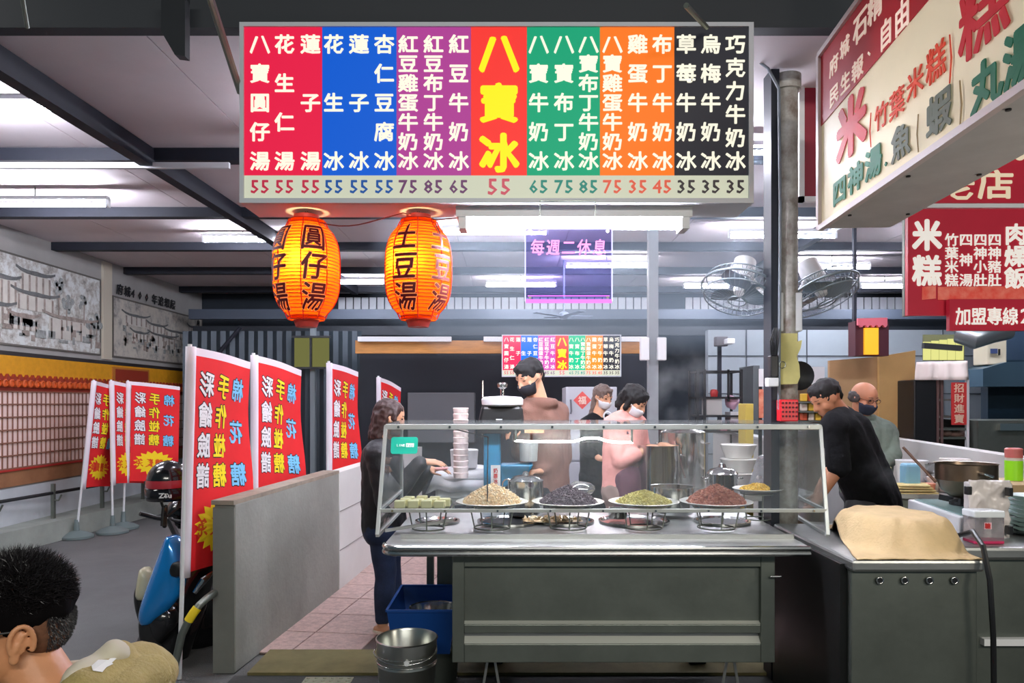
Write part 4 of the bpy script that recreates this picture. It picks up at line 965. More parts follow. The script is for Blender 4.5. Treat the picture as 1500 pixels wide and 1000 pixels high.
for i, ch in enumerate('奶茶冰'): put(t, ch, P(726, 689+8*i, 4.382), (1, 0, 0), U, .028, .03, bold=.03)
letters(t, mat('red_print', (206, 50, 50), .6), ps)
# cups, paper roll tower, cloth covered tub on the left bench
def cups(px, py0, py1, r, d, m, label, n=10):
    a = P(px, py1, d); b = P(px, py0, d); t = thing('cup_stack', a, label, 'cups'); h = (b.z-a.z)/n
    MB().lathe(a, [(r*.78, 0)]+[q for k in range(n) for q in ((r*.9, h*k+.002), (r, h*(k+1)-.003), (r*.93, h*(k+1)))], 20).build('stacked_cups', m, t, smooth=True)
    return t
cups(675, 597, 700, .052, 4.9, mat('pink_white_paper', (236, 218, 214), .5), 'tall stack of pale paper cups beside the ice shaver', 12)
tb_ = thing('covered_tub', P(655, 735, 5.1), 'low tub under a white plastic sheet behind the tofu tray', 'tub')
b = MB(); b.box((-.52, 5.0, .84), (-.12, 5.35, 1.0)); b.build('tub', white_p, tb_, bev=.02)
mb = MB(); N1 = 20; g_ = [[None]*(N1+1) for _ in range(N1+1)]
for i in range(N1+1):
    for j in range(N1+1):
        u, v = i/N1, j/N1; x = -.58+.52*u; y = 4.97+.42*v; e_ = max(abs(u-.5), abs(v-.5))*2; z = 1.03-(.0 if e_ < .72 else (e_-.72)*.5)+noise.noise(V(x*9, y*9, 1))*.03
        g_[i][j] = mb.vert((x, y, z))
for i in range(N1):
    for j in range(N1): mb.f.append([g_[i][j], g_[i+1][j], g_[i+1][j+1], g_[i][j+1]])
o = mb.build('plastic_sheet', mat('milky_sheet', (226, 228, 232), .3, trans=0), tb_, smooth='all'); md = o.modifiers.new('s', 'SOLIDIFY'); md.thickness = .003
MB().lathe((P(680, 0, 5.2).x, 5.2, 1.04), [(.09, 0), (.098, .11), (.10, .12), (.094, .125), (.001, .125)], 24).build('white_tub', white_p, smooth=True, bev=0, label='round white lidded tub on the plastic sheet, below the cup stack', cat='tub')
# big pots at right rear
def pot(px, d, r, h, z, label, m=steel_s, lid=True):
    c = V(P(px, 0, d).x, d, z); t = thing('stock_pot', c, label, 'pot')
    MB().lathe(c, [(.001, 0), (r*.96, 0), (r, .015), (r, h), (r*1.03, h+.006), (r*.97, h+.004), (r*.96, .02), (.001, .018)], 30).build('pot_body', m, t, smooth=True)
    for s in (-1, 1): MB().torus(c+V(s*r*1.02, 0, h*.8), .035, .006, 14, 6, 'z', 1, 1).build('handle', m, t, smooth='all')
    if lid: MB().lathe(c+V(0, 0, h+.005), [(r*1.02, 0), (r*.8, .03), (.03, .045), (.02, .07), (.001, .075)], 28).build('lid', m, t, smooth=True)
    return t
pot(965, 5.35, .15, .34, .84, 'large steel stock pot steaming beside the pink-shirted woman', lid=False)
pot(1000, 5.75, .17, .42, .84, 'tall steel stock pot behind the steaming one')
pot(1058, 5.3, .11, .14, .84, 'short wide steel pan with lid right of the big pots')
c = P(1073, 0, 5.9)
for k in range(3): MB().lathe((c.x, 5.75, .845+k*.11), [(.10, 0), (.13, .08), (.14, .10), (.13, .105), (.001, .105)], 28).build('bowl_stack', ceramic, smooth=True, label=('white enamel basin at the bottom of the pile', 'middle white enamel basin of the pile', 'topmost white enamel basin of the pile')[k]+' behind the kidney beans', cat='basin')
q = P(1112, 690, 5.3); mb = MB().cap(q+V(-.02, 0, -.10), q+V(.04, 0, .06), .05, .06)
for v in mb.v: v += noise.noise_vector(v*16)*.03
mb.build('plastic_bag', glassmat('bag_film2', (.96, .95, .98), .35, (.92, .9, .92), .4, 12), smooth=True, label='crumpled plastic bag leaning by the white partition end', cat='bag')
# fridge with new-year diamond
d = 7.8; a = P(829, 0, d); b_ = P(876, 0, d)
fg = thing('refrigerator', ((a.x+b_.x)/2, d+.3, 0), 'pale refrigerator with red diamond paper, behind the ice shaver man', 'fridge')
MB().box((a.x, d+.03, 0), (b_.x+.2, d+.6, 1.655)).build('cabinet', mat('fridge_grey', (196, 198, 206), .4), fg, bev=.01)
MB().box((a.x, d, .88), (b_.x+.2, d+.03, 1.655)).build('upper_door', mat('fridge_grey', ()), fg, bev=.008)
MB().box((a.x, d, .03), (b_.x+.2, d+.03, .86)).build('lower_door', mat('fridge_grey', ()), fg, bev=.008)
MB().tube([P(836, 585, d-.03), P(837, 602, d-.035), P(836, 606, d-.03)], .01).build('handle', mat('fridge_handle', (110, 112, 120), .4), fg)
q = P(853, 586, d-.003); r = .095
mb = MB().prism([q+V(-r, 0, 0), q+V(0, 0, -r), q+V(r, 0, 0), q+V(0, 0, r)], (0, .002, 0)); dm = mb.build('diamond_paper', mat('festive_red', (226, 92, 86), .6), fg)
t = MB(); put(t, '福', q+V(0, -.003, 0), (1, 0, 0), U, .09, .09, bold=.02); letters(t, mat('festive_gold', (244, 216, 200), .5), fg)
MB().box((P(812, 0, 7.0).x, 7.0, 0), (P(828, 0, 7.0).x, 7.3, 1.05)).build('crate_stack', mat('crate_blue', (30, 110, 190), .5), bev=.01, label='narrow blue crate stack between man in brown and fridge', cat='crate')
# shelf rack at rear right
d = 7.6
rk = thing('shelf_rack', (P(1052, 0, d).x, d+.2, 0), 'black metal rack of boxes left of the column', 'rack')
xa, xb = P(1022, 0, d).x, P(1086, 0, d).x
for x in (xa, P(1032, 0, d).x, xb):
    for y in (d, d+.35): MB().box((x-.012, y-.012, 0), (x+.012, y+.012, 1.83)).build('upright', black_m, rk)
MB().box((P(1067, 0, d).x-.01, d-.01, 1.5), (P(1067, 0, d).x+.01, d+.01, 1.83)).build('hanger_bar', black_m, rk)
for z in (1.82, 1.55, 1.36, 1.20): MB().box((xa, d-.01, z-.02), (xb, d+.36, z)).build('shelf', black_m, rk)
def bx(px0, py0, px1, py1, d, dp, m, name, label, cat='box', z=None, bev=.006):
    a = P(px0, py1, d); b = P(px1, py0, d); return MB().box((a.x, d, a.z if z is None else z), (b.x, d+dp, b.z)).build(name, m, bev=bev, label=label, cat=cat)
bx(1035, 583, 1058, 598, d+.02, .2, mat('bx1', (186, 184, 180), .5), 'storage_box', 'pale grey box on the middle shelf of the black rack', z=1.36)
mb = MB().ell(P(1073, 588, d+.1)+V(0, 0, 0), (.07, .06, .07), 12, 8)
for v in mb.v: v += noise.noise_vector(v*12)*.03; v.z = max(v.z, 1.362)
mb.build('pink_bag', mat('pinkbag', (224, 182, 204), .5), smooth=True, label='lilac plastic bag on the middle shelf of the black rack', cat='bag')
mb = MB(); q = P(1046, 574, d+.1); mb.lathe(V(q.x, q.y, 1.55), [(.035, 0), (.042, .05), (.03, .075), (.001, .08)], 16); mb.build('figurine', mat('red_orn', (178, 44, 44), .5), smooth=True, label='small round red ornament on the top shelf of the rack', cat='ornament')
bx(1070, 603, 1083, 612, d+.02, .2, mat('bx2', (206, 206, 208), .5), 'storage_box', 'white box on the lowest visible shelf of the rack, right', z=1.2)
q = P(1060, 0, d+.1); MB().lathe((q.x, q.y, 1.2), [(.04, 0), (.055, .06), (.04, .10), (.001, .11)], 16).build('pink_jar', mat('pinkjar', (230, 170, 190), .4), smooth=True, label='pink round jar on the lowest visible shelf of the rack', cat='jar')
bx(1092, 591, 1104, 640, 6.2, .2, mat('bx3', (196, 172, 80), .6), 'yellow_bin', 'narrow mustard bin right of the black rack', z=0, cat='bin')
bx(1103, 535, 1113, 640, 8.2, .5, mat('bx4', (84, 90, 92), .6), 'locker', 'narrow dark grey locker behind the mustard bin', z=0, cat='locker')
nb = thing('notice_stack', (P(1118, 0, 6.4).x, 6.4, 0), 'column of notices, white above and orange below, left of the column', 'sign')
MB().box((P(1112, 0, 6.4).x, 6.4, P(0, 612, 6.4).z), (P(1124, 0, 6.4).x, 6.41, P(0, 570, 6.4).z)).build('orange_notice', mat('orn', (226, 160, 130), .6, var=.3, vs=12, col2=(196, 84, 60)), nb)
MB().box((P(1112, 0, 6.4).x, 6.4, P(0, 566, 6.4).z), (P(1124, 0, 6.4).x, 6.41, P(0, 540, 6.4).z)).build('white_notice', white_p, nb)
MB().box((P(1113, 0, 6.4).x, 6.41, 0), (P(1117, 0, 6.4).x, 6.44, P(0, 540, 6.4).z)).build('pole', black_m, nb)
cam_ = thing('security_camera', P(1060, 503, 8.4), 'small white security camera on a dark post', 'camera')
MB().cb(P(1068, 500, 8.35), (.09, .16, .06)).build('camera_body', white_p, cam_, bev=.01)
MB().cb(P(1056, 500, 8.45), (.14, .1, .11)).build('junction_box', mat('jb', (92, 88, 90), .6), cam_, bev=.01)
MB().box((P(1052, 0, 8.5).x, 8.5, 1.17), (P(1052, 0, 8.5).x+.04, 8.54, P(0, 500, 8.5).z)).build('post', beam_m, cam_)

# ---------------------------------------------------------------- things on the column
cu_ = thing('cardboard_cutout', P(1155, 580, 3.9), 'yellow card cutout tied to the weathered column', 'card')
pts = [(1144, 488), (1168, 488), (1168, 500), (1175, 498), (1173, 510), (1167, 522), (1171, 535), (1172, 552), (1168, 562), (1143, 563), (1144, 530), (1142, 512)]
MB().prism([P(x, y, 3.93) for x, y in pts], (0, .012, 0)).build('card', mat('mustard_card', (200, 190, 122), .7, var=.12, vs=8), cu_)
MB().torus(P(1146, 534, 3.92), .018, .002, 18, 4, 'y').build('wire_loop', steel_d, cu_)
wk_ = MB(); c = P(1172, 550, 4.02); wk_.lathe(c, [(.001, .03), (.05, .02), (.078, 0), (.08, .006), (.052, .03), (.001, .042)], 26, 'y'); wk_.build('black_pan', black_m, smooth=True, label='round black pan hung behind the yellow card on the column', cat='pan')
rb_ = thing('red_basket', P(1156, 618, 3.92), 'bright red perforated plastic basket tied to the column', 'basket')
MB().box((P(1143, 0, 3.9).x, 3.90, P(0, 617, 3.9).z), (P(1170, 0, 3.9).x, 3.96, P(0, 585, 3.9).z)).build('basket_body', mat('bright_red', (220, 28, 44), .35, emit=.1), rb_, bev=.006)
e = MB()
for i in range(5):
    for j in range(4): e.lathe(P(1147+i*5, 590+j*6.5, 3.898), [(.006, -.002), (.006, .002)], 8, 'y')
e.build('holes', mat('dark_red_hole', (96, 10, 22)), rb_, kind='stuff')
mt = thing('electric_meter', P(1131, 556, 3.9), 'tangle of black wiring boxes strapped to the dark channel', 'box')
MB().box((P(1129, 0, 3.92).x, 3.92, P(0, 552, 3.92).z), (P(1141, 0, 3.92).x, 3.97, P(0, 520, 3.92).z)).build('junction_box', black_p, mt, bev=.006)
MB().box((P(1125, 0, 3.9).x, 3.9, P(0, 566, 3.9).z), (P(1141, 0, 3.9).x, 3.95, P(0, 553, 3.9).z)).build('pale_box', white_p, mt, bev=.004)
for k in range(5): MB().tube([P(1130+2*k, 520, 3.91), P(1128+3*k, 500, 3.9), P(1134+k, 480, 3.92)], .004, 5).build('cable', black_p, mt, smooth=True)

# wall fans
def wall_fan(cx, cy, s, label, motor, mdir):
    d = 4.25; c = P(cx, cy, d); t = thing('wall_fan', c, label, 'fan'); R = .215
    ax = Vector((s*.28, -.35, -.9)).normalized(); q = Vector((0, 0, -1)).rotation_difference(ax).to_matrix().to_4x4(); M = Matrix.Translation(c) @ q
    g = MB(); g.M = M
    for z, r in ((0, R), (.05, R*.9), (-.05, R*.9)): g.torus((0, 0, z), r, .004 if z else .007, 40, 6)
    g.torus((0, 0, -.075), .05, .004, 20, 5)
    wr_ = MB(); wr_.M = M
    for k in range(44):
        a_ = 2*pi*k/44; wr_.tube([(.05*cos(a_), .05*sin(a_), -.075), (R*.9*cos(a_), R*.9*sin(a_), -.05), (R*cos(a_), R*sin(a_), 0), (R*.9*cos(a_), R*.9*sin(a_), .05), (.07*cos(a_), .07*sin(a_), .07)], .0014, 3, cap=False)
    g.build('guard_rings', mat('fan_guard', (150, 162, 170), .4, .5), t, smooth='all', kind='stuff'); wr_.build('guard_wires', mat('fan_guard', ()), t, kind='stuff')
    for k in range(3):
        b = MB(); b.M = M @ Matrix.Rotation(2*pi*k/3, 4, 'Z'); pts = []
        rs = []
        for i in range(6):
            f = i/5; r = .03+.16*f; w2 = .02+.065*sin(pi*min(1, .15+f*.8)); rs.append([(r, -w2, .016-.0*f), (r, w2, -.016), (r, w2, -.013), (r, -w2, .019)])
        b.rings(rs); b.build('blade', mat('fan_blade', (120, 138, 150), .3, .1), t, smooth=True)
    h = MB(); h.M = M; h.lathe((0, 0, -.02), [(.03, 0), (.035, .03), (.03, .05)], 16); h.build('hub', white_p, t, smooth=True)
    mo = MB(); mo.M = M; mo.lathe((0, 0, .07), [(.062, 0), (.066, .02), (.062, .13), (.03, .15), (.001, .152)], 20); mo.build('motor_housing', white_p, t, smooth=True)
    e_ = M @ Vector((0, 0, .15)); w0 = P(1133 if s < 0 else 1160, 440, 4.1); 
    MB().tube([e_, (e_+w0)/2+V(0, 0, -.02), w0], .014, 8).build('arm', white_p, t, smooth=True)
    MB().box((w0.x-.02, 4.0, w0.z-.18), (w0.x+.02, 4.06, w0.z+.03)).build('wall_bracket', white_p, t, bev=.005)
    return t
wall_fan(1083, 425, -1, 'wall fan on the left side of the column, tipped downward', None, None)
wall_fan(1203, 428, 1, 'wall fan on the right side of the column, tipped downward', None, None)
# ceiling fan far back
c = P(826, 464, 9.4); t = thing('ceiling_fan', c, 'faint grey four-bladed ceiling fan below the neon board', 'fan')
fm = mat('fan_grey', (112, 124, 146), .5)
MB().lathe(c, [(.03, -.03), (.07, 0), (.06, .05), (.02, .07)], 16).build('hub', fm, t, smooth=True); MB().tube([c+V(0, 0, .05), V(c.x, c.y, CZ)], .012).build('down_rod', fm, t)
for k in range(4):
    a_ = .5+pi/2*k; b = MB(); b.bar(c+V(.06*cos(a_), .06*sin(a_), .01), c+V(.42*cos(a_), .42*sin(a_), .03), .09, .008); b.build('blade', fm, t)

# ---------------------------------------------------------------- floor things by the cart
q = V(P(596, 0, 3.45).x, 3.45, 0)
bk = thing('steel_bucket', q, 'shiny ribbed steel bucket with wire handle beside the cart', 'bucket')
MB().lathe(q, [(.001, 0), (.115, 0), (.118, .01), (.135, .28), (.139, .285), (.137, .295), (.14, .30), (.138, .32), (.141, .33), (.139, .395), (.145, .40), (.139, .403), (.134, .395), (.112, .012), (.001, .012)], 36).build('bucket_body', mat('bucket_steel', (190, 192, 186), .28, 1, bump=.04, bs=20), bk, smooth=True)
for z in (.30, .335): MB().torus(q+V(0, 0, z), .139, .003, 36, 5).build('rib', steel_s, bk, smooth='all')
MB().tube([q+V(-.14*cos(.2), -.03, .37)]+[q+V(-.145*cos(a_), -.06-.085*sin(a_), .37-.05*sin(a_)) for a_ in [pi*i/12 for i in range(1, 12)]]+[q+V(.14, -.03, .37)], .003, 6).build('wire_handle', steel_s, bk, smooth='all')
MB().lathe(q+V(.02, -.14, .33), [(.012, -.01), (.012, .02)], 10, 'y').build('grip', white_p, bk)
def tub(name, x0, x1, y0, y1, z0, z1, m, label, tp=.03):
    t = thing(name, ((x0+x1)/2, (y0+y1)/2, z0), label, 'bin'); o = [(x0+tp, y0+tp), (x1-tp, y0+tp), (x1-tp, y1-tp), (x0+tp, y1-tp)]; O = [(x0, y0), (x1, y0), (x1, y1), (x0, y1)]
    b = MB(); k = .006; rs = [[(x, y, z0) for x, y in o], [(x, y, z1) for x, y in O], [(x+(k if x == x0 else -k), y+(k if y == y0 else -k), z1) for x, y in O], [(x+(k if x < (x0+x1)/2 else -k), y+(k if y < (y0+y1)/2 else -k), z0+.008) for x, y in o]]
    b.rings(rs); b.build('tub_body', m, t)
    rm = MB(); 
    for i in range(4): a, c = O[i], O[(i+1) % 4]; rm.bar((a[0], a[1], z1), (c[0], c[1], z1), .014, .012)
    rm.build('rim', m, t, kind='stuff'); return t
tub('blue_tub', -.64, -.29, 3.78, 4.30, .20, .43, blue_p, 'deep blue plastic tub beside the cart, behind the steel bucket')
q = V(-.42, 3.95, .21); MB().lathe(q, [(.001, 0), (.09, 0), (.125, .19), (.13, .195), (.122, .19), (.088, .008), (.001, .008)], 28).build('steel_bowl', steel_s, smooth=True, label='steel bowl sitting inside the blue tub', cat='bowl')
q = V(-.42, 4.03, 0); MB().lathe(q, [(.001, 0), (.12, 0), (.13, .19), (.12, .198), (.001, .198)], 24).build('upturned_bucket', steel_d, smooth=True, label='dark steel pail under the blue tub', cat='bucket')

# ---------------------------------------------------------------- right foreground cabinets
cA = thing('steel_cabinet', (1.67, 3.45, 0), 'green-grey steel cabinet with four round holes, right foreground', 'cabinet')
MB().box((1.405, 3.06, .0), (1.925, 3.9, .80)).build('body', steel_d, cA, bev=.004)
MB().box((1.395, 3.03, .80), (1.94, 3.95, .85)).build('worktop', steel, cA, bev=.012)
MB().box((1.375, 3.1, .0), (1.404, 3.9, .82)).build('dark_side_panel', mat('side_panel_black', (16, 18, 18), .45, var=.4, vs=6), cA)  # left side of the cabinet in mottled near black
for k in range(4):
    q = P(1289+36.5*k, 850, 3.05); MB().torus(q+V(0, 0, 0), .013, .004, 20, 6, 'y').build('hole_rim', steel_s, cA, smooth='all'); MB().lathe(q, [(.011, -.003), (.011, .004)], 14, 'y').build('hole', black_m, cA)
cB = thing('steel_cabinet', (2.45, 3.7, 0), 'second steel cabinet with pale handle strip, at the right frame edge', 'cabinet')
MB().box((1.945, 3.34, 0), (3.0, 4.0, .79)).build('body', steel_d, cB, bev=.004)
MB().box((1.945, 3.30, .79), (3.02, 4.3, .85)).build('worktop', steel, cB, bev=.015)
MB().box((P(1444, 0, 3.3).x, 3.31, P(0, 947, 3.3).z), (3.0, 3.34, P(0, 937, 3.3).z)).build('handle_strip', white_m, cB)
MB().box((1.72, 3.96, 0), (1.94, 4.3, .80)).build('rear_body', steel_d, cB)
MB().tube([P(1400, 785, 3.35)+V(0, 0, .0), P(1425, 778, 3.2), P(1440, 800, 3.02), P(1450, 850, 2.97), P(1455, 930, 2.97), P(1457, 1100, 2.97)], .011, 8).build('black_hose', black_p, smooth=True, label='black rubber hose hanging down over the steel cabinets', cat='hose')
# cloth-covered steamer
mb = MB(); NX, NY = 70, 50; gx = [[0]*(NY+1) for _ in range(NX+1)]
cx_, cy_ = 1.775, 3.45
for i in range(NX+1):
    for j in range(NY+1):
        u = -1+2*i/NX; v = -1+2*j/NY; f_ = (u+1)/2; g2_ = (v+1)/2; x = (1.42+.22*g2_)*(1-f_)+(1.935+.115*g2_)*f_; y = 3.035+.835*g2_
        r = sqrt(((x-cx_)/.235)**2+((y-cy_)/.33)**2)
        z = .853+.135*(1/(1+math.exp((r-.97)*15)))
        an = math.atan2(v, u); z += .012*sin(an*9+1)*max(0, min(1, (r-.6)*2))*(1 if z > .87 else .3)+noise.noise(V(x*7, y*7, 3))*.010+noise.noise(V(x*20, y*20, 8))*.004
        y2 = y+.012*noise.noise(V(x*5, 0, 5)); x2 = x+.014*noise.noise(V(0, y*5, 9))
        z = max(z, .853+.003*abs(sin(x*40)))
        gx[i][j] = mb.vert((x2, y2, z))
for i in range(NX):
    for j in range(NY): mb.f.append([gx[i][j], gx[i+1][j], gx[i+1][j+1], gx[i][j+1]])
o = mb.build('steamer_cloth', mat('cream_cotton', (218, 190, 144), .95, var=.12, vs=7, bump=.35, bs=90), smooth='all', label='cream cotton cloth draped over the round steamer on the steel cabinet', cat='cloth', normals=False); md = o.modifiers.new('s', 'SOLIDIFY'); md.thickness = .004
MB().lathe((cx_, cy_+.02, .851), [(.001, 0), (.16, 0), (.16, .08), (.001, .084)], 28).build('steamer_pan', steel_d, smooth=True, label='round steamer pan hidden beneath the cream cloth', cat='pan')
# stove, wok
sx0, sx1 = P(1352, 0, 3.75).x, 2.52
sv = thing('gas_stove', (2.3, 4.0, .85), 'white gas stove carrying the wok, behind the covered steamer', 'stove')
MB().prism([(2.19, 3.62, .85), (2.55, 3.62, .85), (2.65, 4.28, .85), (2.29, 4.28, .85)], (0, 0, .085)).build('stove_body', white_m, sv, bev=.008)
MB().prism([(2.22, 3.66, .936), (2.53, 3.66, .936), (2.62, 4.24, .936), (2.31, 4.24, .936)], (0, 0, .006)).build('glass_top', mat('mint_glass', (150, 180, 176), .15), sv)
MB().lathe((2.45, 3.99, .943), [(.08, 0), (.08, .02), (.05, .03)], 20).build('burner', black_m, sv)
for k in range(4):
    a_ = pi/4+pi/2*k; MB().bar((2.45+.06*cos(a_), 3.99+.06*sin(a_), .965), (2.45+.13*cos(a_), 3.99+.13*sin(a_), .975), .012, .03).build('grate_arm', black_m, sv)
MB().lathe((2.48, 3.60, .885), [(.03, 0), (.026, .025), (.02, .03)], 16, 'y').build('control_knob', black_p, sv)
wc_ = V(2.45, 3.99, .975); wo = thing('wok', wc_, 'deep brown wok with steel handle on the gas stove', 'wok')
brw = mat('bronze_wok', (120, 104, 88), .3, .9, var=.2, vs=8)
MB().lathe(wc_, [(.001, 0), (.07, .008), (.12, .05), (.142, .10), (.148, .105), (.148, .19), (.155, .195), (.142, .192), (.136, .10), (.06, .02), (.001, .015)], 36).build('wok_body', brw, wo, smooth=True)
MB().tube([wc_+V(-.02, -.15, .15), wc_+V(-.02, -.19, .15), wc_+V(.02, -.19, .14), wc_+V(.02, -.15, .13)], .008).build('handle', steel_s, wo, smooth=True)
MB().tube([P(1371, 706, 4.0), P(1323, 655, 4.15)], .008).build('wooden_spoon', mat('dark_wood', (96, 66, 46), .5), smooth=True, label='long brown ladle handle leaning out of the wok', cat='ladle')
# white bin with plastic bag, clear box
wb_ = thing('bagged_holder', (2.32, 3.55, .85), 'white bag-lined holder with black clips, right of the wok', 'bin')
a = P(1419, 0, 3.5); b = P(1479, 0, 3.5)
mb = MB().box((a.x, 3.5, .852), (b.x, 3.72, P(0, 703, 3.5).z)); mb = MB(); NXX = 24
gr = []
for j in range(NXX+1):
    row = []
    for i in range(NXX+1):
        u, v = i/NXX, j/NXX; x = a.x+(b.x-a.x)*u+.008*noise.noise(V(v*6, 0, 3)); z = .856+(P(0, 703, 3.5).z-.856)*v; y = 3.50+.028*noise.noise(V(u*3, v*5, 2))+.012*noise.noise(V(u*9, v*12, 2))
        row.append(mb.vert((x, y, z)))
    gr.append(row)
for j in range(NXX):
    for i in range(NXX): mb.f.append([gr[j][i], gr[j][i+1], gr[j+1][i+1], gr[j+1][i]])
o = mb.build('bag_front', mat('bag_white', (214, 206, 202), .3, coat=.2), wb_, smooth='all', normals=False); md = o.modifiers.new('s', 'SOLIDIFY'); md.thickness = .004
MB().box((a.x+.035, 3.53, .852), (b.x-.008, 3.60, P(0, 708, 3.5).z)).build('holder_body', mat('holder_white', (206, 204, 202), .5), wb_, bev=.006)
for px, py in ((1418, 718), (1478, 720), (1478, 776)): MB().cb(P(px, py, 3.47), (.022, .03, .04)).build('clip', black_p, wb_, bev=.003)
cb_ = thing('clear_box', (P(1447, 0, 3.38).x, 3.40, .85), 'clear plastic box with pink base and label, in front of the white holder', 'box')
a = P(1428, 803, 3.37); b = P(1471, 752, 3.37)
MB().box((a.x, 3.37, .852), (b.x, 3.46, .864)).build('pink_base', mat('hot_pink', (206, 50, 100), .4), cb_)
MB().box((a.x, 3.37, .864), (b.x, 3.46, b.z-.02)).build('box_body', glassmat('tub_plastic', (.92, .92, .94), .25, (.85, .84, .86), .3, 6), cb_)
MB().box((a.x-.004, 3.366, b.z-.02), (b.x+.004, 3.464, b.z+.012)).build('lid', mat('frost', (226, 232, 236), .3), cb_, bev=.006)
MB().cb(P(1447, 770, 3.365), (.034, .003, .03)).build('label_sticker', mat('label_pink', (232, 190, 200), .5), cb_)
t = MB(); put(t, '糖', P(1447, 770, 3.361), (1, 0, 0), U, .026, .026, bold=.02); letters(t, mat('red_print', ()), cb_)
for k in range(9):
    MB().lathe((2.52, 3.6, .852+k*.021), [(.05, 0), (.09, .018), (.10, .026), (.09, .022), (.045, .006)], 28, closed=False).build('melamine_bowl', mat('mint_bowl', (196, 214, 210), .3), smooth=True, label=('bottom', 'second from the bottom', 'third from the bottom', 'fourth from the bottom', 'middle', 'fourth from the top', 'third from the top', 'second from the top', 'topmost')[k]+' mint bowl of the nested stack at the right edge', cat='bowl', group='nested mint bowls at the right frame edge')
jr = thing('sauce_jar', P(1485, 708, 4.3), 'jar with bright green label and red lid', 'jar')
c = P(1485, 703, 4.35); MB().box((2.75, 4.1, .80), (3.1, 4.5, c.z-.001)).build('side_shelf_top', mat('wood_shelf', (190, 160, 120), .6), label='low wooden shelf box under the green jar', cat='shelf')
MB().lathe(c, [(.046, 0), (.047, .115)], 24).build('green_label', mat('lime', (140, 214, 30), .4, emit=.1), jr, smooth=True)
MB().lathe(c+V(0, 0, .116), [(.044, 0), (.044, .016)], 24).build('jar_neck', mat('pale_jar', (220, 216, 200), .3), jr, smooth=True)
MB().lathe(c+V(0, 0, .133), [(.046, 0), (.047, .05), (.04, .056), (.001, .056)], 24).build('lid', mat('jar_red', (200, 110, 104), .4), jr, smooth=True)

# ---------------------------------------------------------------- second stall counter and its clutter
c2 = thing('prep_counter', (2.9, 5.6, 0), 'dark-fronted preparation counter in the second stall', 'counter')
MB().prism([(2.45, 5.3, .82), (2.83, 5.15, .82), (3.12, 5.15, .82), (3.22, 5.80, .82), (2.6, 5.80, .82)], (0, 0, .03)).build('worktop', steel, c2)
MB().prism([(2.48, 5.35, 0), (2.84, 5.2, 0), (3.08, 5.2, 0), (3.16, 5.75, 0), (2.64, 5.75, 0)], (0, 0, .82)).build('body', steel_d, c2)
def onc(px, d, prof, m, name, label, cat, z=.85, n=24, sx=1):
    return MB().lathe((P(px, 0, d).x, d, z), prof, n, sx=sx).build(name, m, smooth=True, label=label, cat=cat)
onc(1335, 5.68, [(.10, 0), (.11, .19), (.115, .2), (.001, .2)], white_p, 'white_tub', 'tall white tub at the back of the preparation counter', 'tub')
for k in range(2): onc(1357, 5.66, [(.05, 0), (.09, .06), (.10, .08), (.085, .075), (.001, .07)], steel_s if k else white_p, 'mixing_bowl', ('white mixing bowl, lower of two beside the tall tub', 'steel mixing bowl resting on the white one')[k], 'bowl', z=.85+.1*k)
onc(1382, 5.6, [(.10, 0), (.12, .06), (.13, .10), (.11, .10), (.001, .07)], mat('greyb', (150, 150, 148), .4), 'wide_basin', 'wide grey basin right of the steel mixing bowl', 'basin')
bx(1327, 679, 1350, 700, 5.3, .1, mat('pale_blue_box', (128, 184, 212), .4), 'blue_box', 'pale blue plastic box on the preparation counter', z=.855, bev=.02)
onc(1358, 5.35, [(.05, 0), (.055, .06), (.001, .062)], mat('peach_tub', (228, 150, 120), .4), 'peach_tub', 'small peach tub beside the pale blue box', 'tub')
onc(1374, 5.4, [(.06, 0), (.075, .09), (.078, .1), (.001, .105)], ceramic, 'white_bowl', 'white rounded bowl right of the peach tub', 'bowl')
mb = MB(); q = P(1338, 717, 5.25)
for k in range(4):
    mb.prism([q+V(-.15+.01*k, -.04, -.03+.018*k), q+V(.15-.02*k, -.06, -.03+.018*k), q+V(.14, .10, -.03+.018*k), q+V(-.13, .11, -.03+.018*k)], (0, 0, .014))
for v in mb.v: v.z += .008*noise.noise(v*14)
mb.build('folded_cloth', mat('yellow_cloth', (222, 204, 140), .9, var=.15, vs=9), bev=.005, label='folded pale yellow cloth on the counter front edge', cat='cloth')
for k, (px, d, r, lab) in enumerate(((1306, 5.35, .12, 'white oval dish nearest the man in black'), (1303, 5.62, .10, 'small white plate behind the oval dish'))):
    plate('serving_plate', V(P(px, 0, d).x, d, .85), r, lab+' on the preparation counter')
cn_ = thing('canister', V(P(1408, 0, 5.2).x, 5.2, .0), 'clear canister with red character label, behind the wok', 'jar')
cn_.location.z = .85; WP[cn_.name].z = .85
MB().box((P(1391, 0, 5.2).x, 5.2, .85), (P(1424, 0, 5.2).x, 5.34, P(0, 672, 5.2).z)).build('canister_body', mat('cloudy', (200, 196, 190), .3), cn_, bev=.01)
MB().box((P(1396, 0, 5.19).x, 5.19, P(0, 694, 5.2).z), (P(1419, 0, 5.19).x, 5.199, P(0, 676, 5.2).z)).build('label', white_p, cn_)
t = MB(); put(t, '香', P(1407, 684, 5.185), (1, 0, 0), U, .09, .09, bold=.05); letters(t, mat('red_print', ()), cn_)
